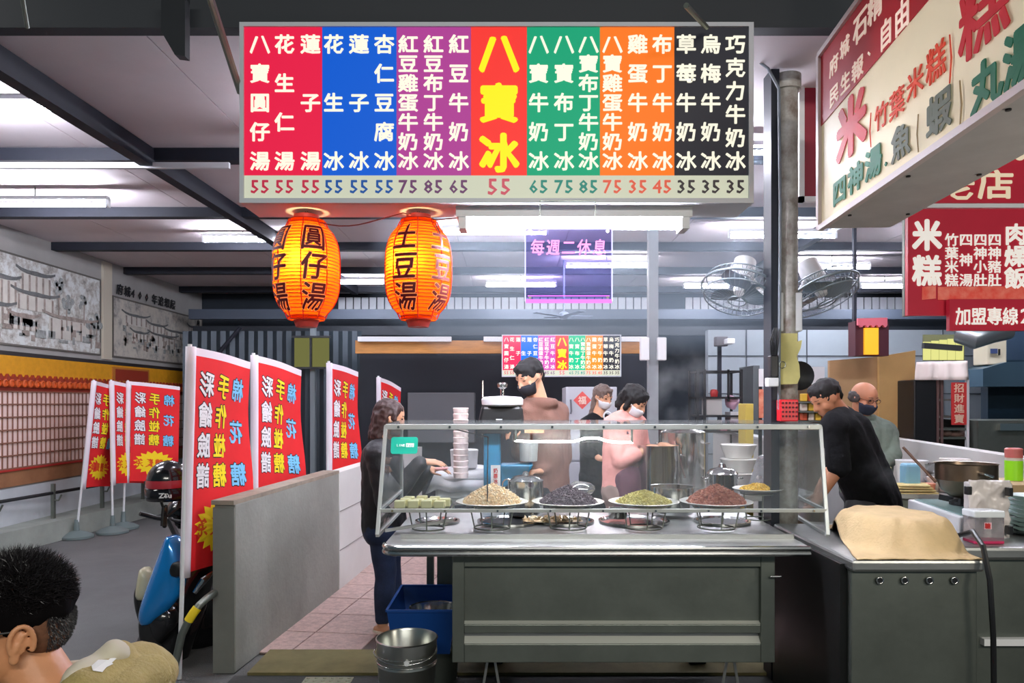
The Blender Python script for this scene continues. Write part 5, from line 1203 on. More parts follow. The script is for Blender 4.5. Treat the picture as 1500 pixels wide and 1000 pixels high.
# brown board, black fridge unit, red bag, canopy and window beyond
d = 7.6
MB().prism([P(1215, 528, 7.4), P(1287, 522, 7.4), P(1287, 700, 7.4), P(1215, 700, 7.4)], (0, .04, 0)).build('plywood_sheet', mat('plywood', (176, 140, 98), .7, var=.1, vs=3), label='left brown plywood sheet standing behind the bald man', cat='board')
MB().prism([P(1288, 522, 7.35), P(1341, 513, 7.35), P(1338, 700, 7.35), P(1288, 700, 7.35)], (0, .04, 0)).build('plywood_sheet', mat('plywood2', (186, 148, 92), .7, var=.1, vs=3), label='right brown plywood sheet, taller, beside the black cabinet', cat='board')
kb = thing('glass_cabinet', (P(1378, 0, 7.0).x, 7.3, 0), 'black display cabinet with open shelves and white awning', 'cabinet')
MB().box((P(1339, 0, 7.05).x, 7.05, 0), (P(1372, 0, 7.05).x, 7.6, P(0, 556, 7.05).z)).build('black_door', black_p, kb, bev=.01)
MB().box((P(1372, 0, 7.05).x, 7.6, 0), (P(1420, 0, 7.05).x, 7.64, P(0, 556, 7.05).z)).build('rear_panel', mat('cab_inside', (150, 140, 132), .6), kb)
for px in (1374, 1380, 1418): MB().box((P(px, 0, 7.05).x-.012, 7.05, 0), (P(px, 0, 7.05).x+.012, 7.08, P(0, 556, 7.05).z)).build('upright', white_m if px == 1418 else mat('rusty_bar', (92, 70, 66), .6), kb)
for py in (584, 609, 627, 640): MB().box((P(1373, 0, 7.05).x, 7.06, P(0, py, 7.05).z-.02), (P(1419, 0, 7.05).x, 7.6, P(0, py, 7.05).z)).build('shelf', steel_d, kb)
mb = MB(); a = P(1341, 556, 7.0); b = P(1420, 556, 7.0); c = P(1420, 528, 7.1); d_ = P(1343, 530, 7.1); N2 = 16; gr = []
for i in range(N2+1):
    row = []
    for j in range(6): f = i/N2; g2 = j/5; p = lp(lp(a, b, f), lp(d_, c, f), g2); p.y += .02*sin(f*20)+.02*noise.noise(p*5); row.append(mb.vert(p))
    gr.append(row)
for i in range(N2):
    for j in range(5): mb.f.append([gr[i][j], gr[i+1][j], gr[i+1][j+1], gr[i][j+1]])
o = mb.build('white_cover', mat('cover_cloth', (226, 212, 204), .7), kb, smooth='all', normals=False); md = o.modifiers.new('s', 'SOLIDIFY'); md.thickness = .006
rp = thing('red_banner', P(1405, 620, 7.0), 'vertical red paper banner with pale writing on the shelf cabinet', 'banner')
MB().box((P(1394, 0, 7.02).x, 7.02, P(0, 622, 7.02).z), (P(1416, 0, 7.02).x, 7.03, P(0, 560, 7.02).z)).build('paper', mat('banner_red', (190, 52, 50), .5, emit=.06), rp)
t = MB()
for i, ch in enumerate('招財進寶'): put(t, ch, P(1405, 568+15*i, 7.015), (1, 0, 0), U, .10, .09, bold=.02)
letters(t, mat('banner_text', (232, 196, 170), .5), rp)
for k, (px, py) in enumerate(((1386, 640), (1398, 642), (1408, 641))): 
    MB().ell(P(px, py-6, 7.2), (.05, .05, .035)).build('food_tub', mat('tubs', (180, 150, 140), .4), smooth='all', label=('left', 'middle', 'right')[k]+' of three small pink tubs on the cabinet\'s lowest shelf', cat='tub')
# yellow window louvres
wn = MB().box((P(1352, 0, 8.25).x, 8.24, P(0, 528, 8.25).z), (P(1412, 0, 8.25).x, 8.26, P(0, 490, 8.25).z)).build('window_2', mat('window_back', (90, 92, 60), .6), kind=ST)
for k in range(5):
    x = 1353+12*k; MB().box((P(x, 0, 8.2).x, 8.2, P(0, 527, 8.2).z), (P(x+10.5, 0, 8.2).x, 8.215, P(0, 496+abs(k-3)*1.5, 8.2).z)).build('pane', emis('yellow_pane', (226, 224, 140), .8), wn)
MB().bar(P(1352, 506, 8.15), P(1408, 510, 8.15), .05, .06).build('shutter_bar', black_m, wn)
# duct, breaker box, hood
MB().tube([P(1408, 486, 7.5), P(1428, 494, 7.4), P(1450, 486, 7.4), P(1475, 480, 7.4)], .12, 14).build('air_duct', mat('duct', (170, 180, 186), .3, .8), smooth=True, label='short bulging silver air duct above the breaker box', cat='duct')
MB().box((P(1440, 0, 7.4).x, 7.39, 2.2), (P(1440, 0, 7.4).x+.03, 7.42, CZ)).build('duct_hanger', steel_d, bpy.data.objects['air_duct'])
bk_ = thing('breaker_box', P(1460, 532, 7.6), 'cream electrical box with blue label on the right', 'box')
MB().box((P(1447, 0, 7.7).x, 7.7, P(0, 534, 7.7).z), (P(1475, 0, 7.7).x, 7.95, P(0, 490, 7.7).z)).build('box_body', mat('cream_box', (226, 216, 190), .5), bk_, bev=.012)
MB().cb(P(1456, 514, 7.69), (.07, .01, .05)).build('blue_label', mat('navy_label', (70, 84, 130), .5), bk_)
MB().box((P(1463, 0, 7.69).x, 7.68, P(0, 520, 7.69).z), (P(1464.5, 0, 7.69).x, 7.70, P(0, 511, 7.69).z)).build('latch', black_p, bk_)
MB().prism([P(1440, 540, 7.6), P(1440, 566, 7.6), P(1640, 566, 7.6), P(1640, 525, 7.6), P(1475, 530, 7.6)], (0, .4, 0)).build('range_hood', mat('hood', (84, 112, 130), .35, .6), label='grey-blue range hood over the cooking station at far right', cat='hood')
st2 = thing('cooking_range', (P(1470, 0, 7.0).x, 7.3, 0), 'dark steel cooking range at the far right background', 'stove')
MB().box((P(1433, 0, 6.95).x, 6.95, 0), (7.2, 7.6, P(0, 650, 6.95).z+.22)).build('range_body', steel_d, st2)
MB().box((P(1460, 0, 6.95).x, 6.9, P(0, 630, 6.95).z+.0), (7.2, 6.95, P(0, 620, 6.95).z)).build('front_bar', steel_s, st2)
# pink scalloped lantern / shrine on the right rear
pa = thing('pink_awning', P(1280, 475, 7.0), 'little pink scalloped awning over a dark red frame', 'awning')
mb = MB(); pts = [P(1257, 466, 7.0), P(1300, 465, 7.0)]+[P(1300-i*2.15, 476+(3 if i % 4 in (1, 2) else 0), 7.0) for i in range(21)]
mb.prism(pts, (0, .03, 0)).build('scalloped_cloth', mat('pink_cloth', (228, 112, 126), .7), pa)
MB().box((P(1253, 0, 7.05).x, 7.05, P(0, 521, 7.05).z), (P(1302, 0, 7.05).x, 7.2, P(0, 470, 7.05).z)).build('dark_red_frame', mat('maroon', (72, 20, 34), .6), pa)
MB().box((P(1267, 0, 7.02).x, 7.02, P(0, 519, 7.02).z), (P(1287, 0, 7.02).x, 7.05, P(0, 480, 7.02).z)).build('amber_panel', mat('amber', (244, 172, 40), .4, emit=.55), pa)
MB().box((P(1258, 0, 7.1).x, 7.2, P(0, 500, 7.1).z), (P(1262, 0, 7.1).x, 7.24, CZ)).build('hanger', beam_m, pa)
# posters and goods rack behind the man in black
gd = thing('goods_rack', (P(1195, 0, 6.8).x, 6.8, 0), 'rack of yellow goods and posters between the column and the man in black', 'rack')
MB().box((P(1172, 0, 6.8).x, 6.95, 0), (P(1216, 0, 6.8).x, 7.0, P(0, 560, 6.8).z)).build('rack_back', mat('rackback', (110, 92, 70), .7), gd)
MB().box((P(1184, 0, 6.8).x, 6.8, P(0, 563, 6.8).z), (P(1208, 0, 6.8).x, 6.82, P(0, 537, 6.8).z)).build('pale_poster', mat('poster_pale', (206, 206, 206), .5), gd)
for j in range(4):
    MB().box((P(1172, 0, 6.8).x, 6.78, P(0, 590+j*14, 6.8).z), (P(1214, 0, 6.8).x, 6.95, P(0, 588+j*14, 6.8).z)).build('shelf', steel_d, gd)
    for i in range(4): MB().cb(P(1177+i*10, 582+j*14, 6.86), (.05, .06, .07)).build('packet', mat(('goods_y', 'goods_r', 'goods_w')[(i+j*2) % 3], ((222, 180, 60), (190, 84, 50), (226, 214, 196))[(i+j*2) % 3], .5), gd, bev=.006)
# ================================================================ people
def basis(yaw, pitch=0, roll=0):
    """yaw: 0 faces the camera (-y), +90 faces picture right (+x), -90 picture left; pitch + looks down"""
    a = radians(yaw); p = radians(pitch)
    f = Vector((sin(a)*cos(p), -cos(a)*cos(p), -sin(p))); r = Vector((cos(a), sin(a), 0)); u = r.cross(f)*-1
    u = f.cross(r)*-1 if f.cross(r).z < 0 else f.cross(r)
    if roll: q = Matrix.Rotation(radians(roll), 3, f); r = q @ r; u = q @ u
    return r, f, u          # r: picture-right when facing camera
def head_pts(mb, c, B, hs, ears=True, w=1.0):
    r, f, u = B
    R = Matrix((r, f, u)).transposed()
    def L_(x, y, z): return c+(r*x+f*y+u*z)*hs
    def E(p, rad, n=20, m=14): mb.ell(L_(*p), tuple(q*hs for q in rad), n, m, rot=R)
    E((0, -.045, .12), (.325*w, .41, .37)); E((0, .07, -.10), (.27*w, .29, .34)); E((0, .12, -.24), (.20*w, .24, .20)); E((0, .235, -.40), (.10, .10, .075))
    mb.cap(L_(0, .36, .06), L_(0, .425, -.10), .028*hs, .05*hs, 8); E((-.045, .375, -.11), (.04, .05, .035), 8, 6); E((.045, .375, -.11), (.04, .05, .035), 8, 6)
    mb.cap(L_(-.17*w, .29, .10), L_(.17*w, .29, .10), .055*hs, n=8)
    E((0, .335, -.235), (.10, .05, .026), 10, 6); E((0, .33, -.275), (.085, .05, .03), 10, 6)
    for s in (-1, 1):
        E((s*.19*w, .20, -.10), (.09, .12, .11), 12, 8)
        if ears:
            E((s*.325*w, -.03, -.03), (.028, .075, .115), 12, 8); E((s*.345*w, -.055, .0), (.03, .03, .10), 10, 8)
    return L_, R
def hand(mb, w_, d, nrm, s=1.0, curl=.5, thumb=1, spread=.25):
    """w_: wrist, d: pointing direction, nrm: the way the palm faces"""
    d = Vector(d).normalized(); nrm = Vector(nrm); nrm = (nrm-d*nrm.dot(d)).normalized(); side = d.cross(nrm)*thumb
    P0 = Vector(w_); mb.cap(P0-d*.02*s, P0+d*.02*s, .024*s, .026*s, 10)
    for k, (off, ln, rad) in enumerate(((.030, .072, .0085), (.010, .080, .009), (-.011, .074, .0085), (-.030, .058, .0075))):
        kn = P0+d*(.088-.006*abs(k-1))*s+side*off*s; mb.cap(P0+d*.02*s+side*off*.6*s, kn, .017*s, .012*s, 8)
        dd = (d+side*off*spread*8).normalized(); p = kn; an = 0
        for seg, fr_ in enumerate((.45, .32, .25)):
            an += curl*(.5, .75, .6)[seg]; v = dd*cos(an)+nrm*sin(an); q = p+v*ln*fr_*s; mb.cap(p, q, rad*s*(1-.08*seg), rad*s*(.92-.08*seg), 8); p = q
    t0 = P0+d*.025*s+side*.024*s+nrm*.004*s; t1 = t0+(d*.5+side*.75+nrm*.35).normalized()*.042*s; t2 = t1+(d*.85+side*.25+nrm*.5*curl).normalized()*.034*s; t3 = t2+(d*.9-side*.15+nrm*.7*curl).normalized()*.026*s
    mb.cap(t0, t1, .014*s, .011*s, 8); mb.cap(t1, t2, .0105*s, .0095*s, 8); mb.cap(t2, t3, .0095*s, .008*s, 8)
def torso(mb, J, ex=0.0, low=0.0, w=1.0):
    nb, pv = J['nb'], J['pv']; sp = (nb-pv)
    for s in 'LR':
        sh, hp = J['s'+s], J['h'+s]
        mb.cap(lp(nb, sh, .60)-sp*.10, lp(pv, hp, .75)+sp*.02, (.088+ex)*w, (.105+ex+low)*w, 16)
        mb.cap(lp(nb, sh, .3)-sp*.03, sh, (.052+ex)*w, (.056+ex)*w, 14)
    mb.cap(nb-sp*.22, pv+sp*.05, (.105+ex)*w, (.115+ex+low)*w, 16)
def arm(mb, J, s, ex=0.0, upto=2, w=1.0):
    sh, el, wr_ = J['s'+s], J['e'+s], J['w'+s]
    mb.cap(sh, el, (.050+ex)*w, (.040+ex)*w, 14)
    if upto > 1: mb.cap(el, lp(el, wr_, min(1, upto-1)), (.038+ex)*w, (.026+ex+.010*(2-upto))*w, 14)
def leg(mb, J, s, ex=0.0, w=1.0, cuff=1.0):
    mb.cap(J['h'+s], J['k'+s], (.082+ex)*w, (.055+ex)*w, 16); mb.cap(J['k'+s], lp(J['k'+s], J['a'+s], .35), (.054+ex)*w, (.055+ex)*w, 14); mb.cap(lp(J['k'+s], J['a'+s], .35), lp(J['k'+s], J['a'+s], cuff), (.055+ex)*w, (.036+ex)*w, 14)
def shoe(mb, a, d, ln=.2, r=.042, drop=.05):
    d = Vector(d).normalized(); h = Vector((a.x, a.y, a.z-drop)); mb.cap(h-d*.04, h+d*ln*.65, r*.85, r*.8, 12); mb.cap(h+d*.05, h+d*ln*.72, r*.95, r*.75, 12)
def joints(feet_z=0.0, **k):
    return {a: Vector(b) for a, b in k.items()}
def person(label, J, B, hs, headc, top, bottom, voxel=.010, sk=None, sleeves=2, hands=(), shoes=None, group=None, w=1.0, top_ex=.016, collar=None, legs=True, cuff=.92, ears=True, shoe_dirs=None, topname='shirt', hands_scale=1.0, smooth=3):
    root = Vector((J['pv'].x, J['pv'].y, 0)); t = thing('person', root, label, 'person', group)
    body = MB(); L_, R = head_pts(body, headc, B, hs, ears); r, f, u = B
    body.cap(L_(0, -.10, -.22), J['nb']+(J['pv']-J['nb'])*.04, .052*w, .060*w, 14)
    torso(body, J, w=w)
    for s in 'LR':
        arm(body, J, s, w=w)
        if legs: leg(body, J, s, w=w); shoe(body, J['a'+s], (shoe_dirs or f), .19, .035)
    for (s, d, n, curl, th_) in hands: hand(body, J['w'+s], d, n, hands_scale, curl, th_)
    remeshed(body, 'body', sk or skin_m, t, voxel, smooth)
    if top:
        g = MB(); torso(g, J, top_ex, w=w)
        for s in 'LR': arm(g, J, s, top_ex*.85, sleeves, w=w)
        if collar: collar(g, J, L_)
        fold = lambda co: co+noise.noise_vector(co*11)*.007+noise.noise_vector(co*26)*.003
        remeshed(g, topname, top, t, voxel*1.05, 4, post=fold)
    if bottom and legs:
        g = MB(); g.cap(J['hL'], J['hR'], .125*w, n=16)
        for s in 'LR': leg(g, J, s, .014, w=w, cuff=cuff)
        remeshed(g, 'trousers', bottom, t, voxel*1.1, 4, post=lambda co: co+noise.noise_vector(co*13)*.006)
    if shoes and legs:
        for s in 'LR': g = MB(); shoe(g, J['a'+s], (shoe_dirs or f), .21, .044); remeshed(g, 'shoe', shoes, t, voxel, 3, post=lambda co: Vector((co.x, co.y, max(co.z, .006))))
    return t, L_, R
def eyes(t, L_, R, hs, w=1.0, closed=False, m=None):
    for s in (-1, 1):
        MB().ell(L_(s*.135*w, .318, .045), (.055*hs, .03*hs, (.012 if closed else .026)*hs), 10, 6, rot=R).build('eye', m or mat('eye_dark', (26, 20, 20), .2), t, smooth='all')
        MB().cap(L_(s*.07*w, .345, .13), L_(s*.20*w, .305, .135), .012*hs, .007*hs, 6).build('eyebrow', hair_m, t, smooth='all')
def mask(t, L_, R, hs, m, w=1.0):
    mb = MB(); rs = []
    for (z, y, ww, rr) in ((-.075, .10, .28, .34), (-.13, .12, .295, .37), (-.22, .13, .275, .34), (-.33, .12, .23, .30), (-.42, .10, .16, .24)):
        rs.append([L_(ww*1.03*w*sin(a_), y+rr*cos(a_)*.92, z) for a_ in [radians(-92+184*i/16) for i in range(17)]])
    mb.rings(rs, False, False, closed=False); o = mb.build('face_mask', m, t, smooth='all', normals=False); md = o.modifiers.new('s', 'SOLIDIFY'); md.thickness = .006; md.offset = 1
    e = MB()
    for s in (-1, 1): e.tube([L_(s*.28*w, .12, -.10), L_(s*.34*w, .0, -.03), L_(s*.35*w, -.07, -.05)], .0025, 5)
    e.build('ear_loop', m, t, smooth=True, kind='stuff')
def hair(t, parts, L_, R, hs, m=hair_m, tuft=0, seed=1, voxel=.008, fine=1.0):
    mb = MB()
    for p in parts:
        if len(p) == 2: mb.ell(L_(*p[0]), tuple(q*hs for q in p[1]), 22, 14, rot=R)
        else: mb.cap(L_(*p[0]), L_(*p[1]), p[2]*hs, p[3]*hs, 10)
    def post(co):
        return co+noise.noise_vector(co*38)*.010*fine+noise.noise_vector(Vector((co.x*90, co.y*90, co.z*22)))*.005*fine
    return remeshed(mb, 'hair', m, t, voxel, 2, post=post)
def strands(t, L_, hs, n, pts, m, seed=2, wid=.0016):
    """pts: (origin fn) -> loose hair ends as thin curved blades"""
    rnd = random.Random(seed); mb = MB()
    for i in range(n):
        p, d, ln = pts(rnd); a = p; q = a+d*ln*.5; e = q+(d+V(rnd.gauss(0, .25), rnd.gauss(0, .25), rnd.gauss(0, .25)-.15)).normalized()*ln*.5
        s = d.orthogonal().normalized()*wid*rnd.uniform(.6, 1.2); k = len(mb.v)
        mb.v += [a-s, a+s, q+s*.7, q-s*.7, e]; mb.f += [[k, k+1, k+2, k+3], [k+3, k+2, k+4]]
    return mb.build('hair_strands', m, t, kind='stuff', normals=False)
black_c = mat('black_fabric', (17, 18, 21), .9, spec=.2, bump=.3, bs=40); jean = mat('dark_denim', (34, 48, 78), .85, var=.25, vs=14, bump=.3, bs=120)
brown_h = mat('dusty_brown_knit', (124, 90, 78), .9, var=.08, vs=12, bump=.4, bs=160); pink_c = mat('pink_cotton', (236, 164, 154), .85, bump=.2, bs=60); sage = mat('sage_shirt', (104, 116, 104), .9, var=.15, vs=10, bump=.3, bs=50); olive = mat('olive_cotton', (170, 152, 96), .9, var=.16, vs=8, bump=.4, bs=140)
mask_b = mat('mask_black', (30, 32, 40), .8); mask_w = mat('mask_white', (232, 232, 236), .8)

# ---- customer at the left of the cart
d0 = 4.85
J = dict(nb=P(561, 650, d0+.02), pv=P(563, 775, d0), sL=P(553, 664, d0-.16), sR=P(560, 662, d0+.17), eL=P(566, 738, d0-.22), eR=P(585, 735, d0+.18),
         wL=P(618, 676, d0-.12), wR=P(628, 688, d0+.08), hL=P(560, 775, d0-.08), hR=P(566, 775, d0+.08), kL=P(565, 845, d0-.08), kR=P(573, 842, d0+.10), aL=P(560, 911, d0-.08), aR=P(578, 900, d0+.12))
J['aL'].z = .075; J['aR'].z = .075
hc = P(572, 612, d0); B = basis(98, 14); hs = .235
t, L_, R = person('woman in black padded jacket and jeans standing left of the cart, hands raised', J, B, hs, hc, mat('black_padded', (20, 21, 26), .55, bump=.5, bs=22), jean, sleeves=1.93, voxel=.0085,
    hands=(('L', (1, .1, -.05), (0, .3, -1), .35, 1), ('R', (1, -.2, .10), (0, 0, -1), .5, -1)), top_ex=.034, topname='padded_jacket', shoe_dirs=V(.9, -.5, 0), cuff=.90, hands_scale=1.0)
hair(t, [((0, -.09, .17), (.37, .42, .37)), ((.26, -.12, .1), (.31, -.18, -.55), .13, .10), ((-.26, -.12, .1), (-.31, -.18, -.55), .13, .10), ((0, -.30, .1), (0, -.34, -.62), .24, .16), ((.15, -.28, 0), (.2, -.30, -.60), .18, .12), ((-.15, -.28, 0), (-.2, -.30, -.60), .18, .12), ((.2, .12, .34), (.33, .12, -.02), .09, .06), ((-.2, .12, .34), (-.33, .12, -.02), .09, .06)], L_, R, hs, hair_b, fine=.8)
eyes(t, L_, R, hs); mask(t, L_, R, hs, mat('mask_peach', (236, 216, 204), .8))
for s in 'LR':
    a = J['a'+s]; g = MB(); g.box((-.04, -.12, 0), (.04, .13, .022)); dd = V(.9, -.5, 0).normalized(); an = math.atan2(dd.x, -dd.y)
    g = MB(); g.M = Matrix.Translation((a.x+dd.x*.06, a.y+dd.y*.06, .008)) @ Matrix.Rotation(math.atan2(dd.y, dd.x)-pi/2, 4, 'Z')
    g.lathe((0, 0, 0), [(.001, 0), (.048, 0), (.05, .012), (.048, .018), (.001, .018)], 20, sy=2.7); g.ell((0, .055, .03), (.054, .052, .034))
    g.build('slipper', mat('cream_slipper', (232, 224, 208), .6), t, smooth=True)
q = J['wR']+V(.09, -.01, .0)
MB().cb(q+V(.0, -.03, .012), (.08, .10, .012)).build('mobile_phone', mat('pink_case', (216, 150, 150), .4), bev=.004, label='phone in pinkish case held by the woman at the cart', cat='phone')

# ---- ice shaver man in brown hoodie
d0 = 5.0
J = dict(nb=P(792, 590, d0), pv=P(800, 722, d0), sL=P(770, 603, d0-.05), sR=P(818, 604, d0+.14), eL=P(762, 662, d0-.16), eR=P(826, 670, d0+.12), wL=P(764, 622, d0-.25), wR=P(795, 690, d0-.14),
         hL=P(790, 722, d0-.05), hR=P(810, 722, d0+.06), kL=P(790, 815, d0-.05), kR=P(810, 815, d0+.06), aL=P(790, 900, d0-.05), aR=P(810, 900, d0+.06))
for s in 'LR': J['a'+s].z = .08
J['pv'].x += 0; hc = P(776, 553, d0-.04); B = basis(-52, 26); hs = .245
def hood(g, J, L_):
    g.torus(J['nb']+V(0, .0, .0), .085, .038, 20, 10); g.ell(J['nb']+V(.05, .09, -.03), (.11, .06, .07))
t, L_, R = person('man in dusty brown hoodie and black mask, working the ice shaver', J, B, hs, hc, brown_h, mat('dark_trousers', (40, 42, 48), .9), sleeves=1.95, hands=(('L', (-.5, -.3, -.2), (0, 0, -1), .7, 1), ('R', (-.7, -.5, 0), (0, 0, -1), .6, -1)), shoes=black_p, collar=hood, top_ex=.024, topname='hoodie', voxel=.0095)
hair(t, [((0, -.07, .19), (.355, .42, .345)), ((0, .20, .36), (.24, .16, .12)), ((0, -.33, -.05), (.22, .10, .22))], L_, R, hs, fine=.8); eyes(t, L_, R, hs, closed=True); mask(t, L_, R, hs, mask_b)

# ---- woman in pink, apron, bob hair
d0 = 5.45
J = dict(nb=P(918, 606, d0), pv=P(912, 720, d0), sL=P(898, 622, d0-.04), sR=P(932, 620, d0+.12), eL=P(908, 676, d0-.14), eR=P(945, 668, d0+.10), wL=P(955, 655, d0-.16), wR=P(972, 652, d0+.0),
         hL=P(905, 722, d0-.06), hR=P(919, 722, d0+.06), kL=P(905, 800, d0-.06), kR=P(919, 800, d0+.06), aL=P(905, 870, d0-.06), aR=P(919, 870, d0+.06))
for s in 'LR': J['a'+s].z = .08
hc = P(929, 588, d0-.02); B = basis(62, 34); hs = .235
t, L_, R = person('woman with short dark hair in pink top and apron, stirring pots', J, B, hs, hc, pink_c, mat('taupe_skirt', (150, 128, 118), .9), sleeves=1.5, hands=(('L', (1, 0, -.1), (0, 0, -1), .8, 1), ('R', (1, 0, -.1), (0, 0, -1), .8, -1)), shoes=black_p, top_ex=.024, voxel=.0095)
hair(t, [((0, -.09, .15), (.39, .44, .38)), ((.25, -.05, .0), (.30, -.04, -.25), .14, .10), ((-.25, -.05, .0), (-.30, -.04, -.25), .14, .10), ((0, -.32, 0), (0, -.34, -.30), .24, .18), ((0, .16, .32), (.26, .18, .12))], L_, R, hs, fine=.8); eyes(t, L_, R, hs, closed=True); mask(t, L_, R, hs, mask_w)
g = MB(); sp = J['pv']-J['nb']
g.tube([lp(J['nb'], J['sL'], .55)+V(.05, -.10, -.10), lp(J['nb'], J['sL'], .55)+V(0, -.02, .045), lp(J['nb'], J['sL'], .55)+V(-.09, .03, -.08), J['pv']+V(-.08, -.06, .16)], .012, 6); g.build('apron_strap', mat('plum_apron', (94, 56, 70), .8), t, smooth=True)
g = MB(); g.cap(J['hL']+V(.06, -.02, .10), J['kL']+V(.08, -.02, .12), .125, .135); g.cap(J['hR']+V(.07, 0, .22), J['kR']+V(.06, 0, .12), .12, .13); remeshed(g, 'apron', mat('plum_apron', ()), t, .011, 4)
MB().tube([J['wR']+V(.08, -.02, .03), P(1003, 700, 5.35)], .007).build('ladle', steel_s, smooth=True, label='steel ladle held over the large pot by the woman in pink', cat='ladle')

# ---- woman at the back with white mask
d0 = 6.9
J = dict(nb=P(876, 608, d0), pv=P(872, 700, d0), sL=P(860, 620, d0-.06), sR=P(892, 620, d0+.06), eL=P(860, 660, d0-.12), eR=P(896, 660, d0), wL=P(880, 672, d0-.24), wR=P(900, 674, d0-.2),
         hL=P(866, 700, d0), hR=P(880, 700, d0), kL=P(866, 760, d0), kR=P(880, 760, d0), aL=P(866, 815, d0), aR=P(880, 815, d0))
for s in 'LR': J['a'+s].z = .08
hc = P(883, 582, d0); B = basis(38, 18); hs = .235
t, L_, R = person('woman with tied light-streaked hair, white mask, black shirt, by the fridge', J, B, hs, hc, black_c, black_c, sleeves=1.6, hands=(('L', (1, -.5, 0), (0, 0, -1), .5, 1), ('R', (-.4, -1, 0), (0, 0, -1), .5, -1)), shoes=black_p, voxel=.011)
hair(t, [((0, -.07, .17), (.36, .42, .36)), ((-.2, -.20, .0), (-.34, -.10, -.75), .14, .09), ((0, .18, .34), (.26, .16, .10))], L_, R, hs, mat('ash_brown_hair', (110, 92, 84), .5, var=.3, vs=40), fine=.8); eyes(t, L_, R, hs); mask(t, L_, R, hs, mask_w)
MB().torus(P(890, 609, d0-.16), .035, .008, 20, 6, 'y').build('shirt_emblem', white_p, t, smooth='all')

# ---- man in black tee leaning over at right
d0 = 4.75
J = dict(nb=P(1231, 604, d0), pv=P(1285, 738, d0+.1), sL=P(1223, 626, d0-.16), sR=P(1238, 620, d0+.16), eL=P(1229, 684, d0-.20), eR=P(1222, 680, d0+.18), wL=P(1205, 722, d0-.20), wR=P(1200, 716, d0+.06),
         hL=P(1276, 740, d0+.02), hR=P(1288, 740, d0+.18), kL=P(1262, 830, d0+.02), kR=P(1280, 830, d0+.18), aL=P(1270, 900, d0+.02), aR=P(1290, 900, d0+.18))
for s in 'LR': J['a'+s].z = .08
hc = P(1210, 584, d0-.02); B = basis(-82, 32); hs = .242
t, L_, R = person('man with short black hair in black tee bending over the counter', J, B, hs, hc, black_c, mat('black_trousers', (20, 20, 22), .9), sleeves=1.02, sk=skin2, hands=(('L', (-.5, .1, -.8), (-.8, 0, .2), .6, 1), ('R', (-.5, -.2, -.8), (-.8, 0, .2), .6, -1)), shoes=black_p, top_ex=.03, w=1.10, topname='tee_shirt', voxel=.0095)
hair(t, [((0, -.08, .19), (.355, .42, .34)), ((0, .18, .36), (.24, .16, .12)), ((0, -.33, .0), (.24, .11, .24))], L_, R, hs, fine=.7); eyes(t, L_, R, hs, closed=True)
for s in (-1,): MB().tube([L_(s*.35, -.09, .03), L_(s*.36, -.03, -.10), L_(s*.27, .14, -.22)], .003, 5).build('mask_strap', mask_b, t, smooth=True)
MB().cap(L_(0, .22, -.40), L_(0, .10, -.52), .10*hs, .12*hs).build('lowered_mask', mask_b, t, smooth='all')
g = MB(); g.cap(J['hL']+V(-.06, -.03, -.02), J['kL']+V(-.02, -.03, .2), .12, .13); g.cap(J['hR']+V(-.06, 0, -.02), J['kR']+V(-.02, 0, .2), .12, .13); remeshed(g, 'black_apron', mat('apron_black', (26, 28, 30), .6), t, .011, 4)

# ---- bald man with glasses and sage shirt
d0 = 6.1
J = dict(nb=P(1265, 614, d0), pv=P(1268, 718, d0), sL=P(1236, 632, d0), sR=P(1298, 634, d0), eL=P(1236, 676, d0-.04), eR=P(1307, 668, d0-.10), wL=P(1270, 692, d0-.26), wR=P(1289, 683, d0-.22),
         hL=P(1256, 718, d0), hR=P(1280, 718, d0), kL=P(1256, 800, d0), kR=P(1280, 800, d0), aL=P(1256, 868, d0), aR=P(1280, 868, d0))
for s in 'LR': J['a'+s].z = .08
hc = P(1266, 584, d0-.06); B = basis(24, 18); hs = .272
def crew(g, J, L_): g.torus(J['nb']+V(0, -.02, .02), .07, .02, 20, 8)
t, L_, R = person('balding man in glasses, dark mask and sage shirt, holding folded cloth', J, B, hs, hc, sage, mat('grey_trousers', (70, 72, 76), .9), sleeves=1.80, sk=skin2, hands=(('L', (.9, -.3, -.1), (0, 0, -1), .5, 1), ('R', (-.5, -.7, -.3), (-.3, 0, -1), .5, -1)), shoes=black_p, top_ex=.03, w=1.14, collar=crew, voxel=.0095)
hair(t, [((.30, -.12, .03), (.07, .24, .17)), ((-.30, -.12, .03), (.07, .24, .17)), ((0, -.34, .0), (.28, .13, .22))], L_, R, hs, mat('greying_hair', (58, 52, 50), .6), fine=.5); mask(t, L_, R, hs, mat('mask_navy', (34, 40, 58), .8)); eyes(t, L_, R, hs)
for s in (-1, 1):
    g = MB(); ring = [L_(s*.145+.105*cos(a_), .375, .03+.065*sin(a_)) for a_ in [2*pi*i/18 for i in range(19)]]; g.tube(ring, .0022, 5); g.tube([L_(s*.25, .365, .05), L_(s*.335, .05, .06), L_(s*.345, -.06, .03)], .0022, 5)
    g.build('spectacle_rim', mat('brown_frame', (70, 36, 28), .4), t, smooth=True, kind='stuff')
MB().tube([L_(-.04, .385, .05), L_(.04, .385, .05)], .0022, 5).build('spectacle_bridge', mat('brown_frame', ()), t)
q = P(1287, 692, d0-.34); mb = MB()
for k in range(5): mb.lathe(q+V(0, 0, -.06+.022*k), [(.001, 0), (.10-.003*k, .003), (.105-.003*k, .012), (.10-.003*k, .019), (.001, .019)], 20, sy=.8)
mb.build('folded_wrappers', mat('yellow_wrap', (196, 184, 120), .8), smooth=True, bev=0, label='stack of pale yellow rounds held by the balding man', cat='food')

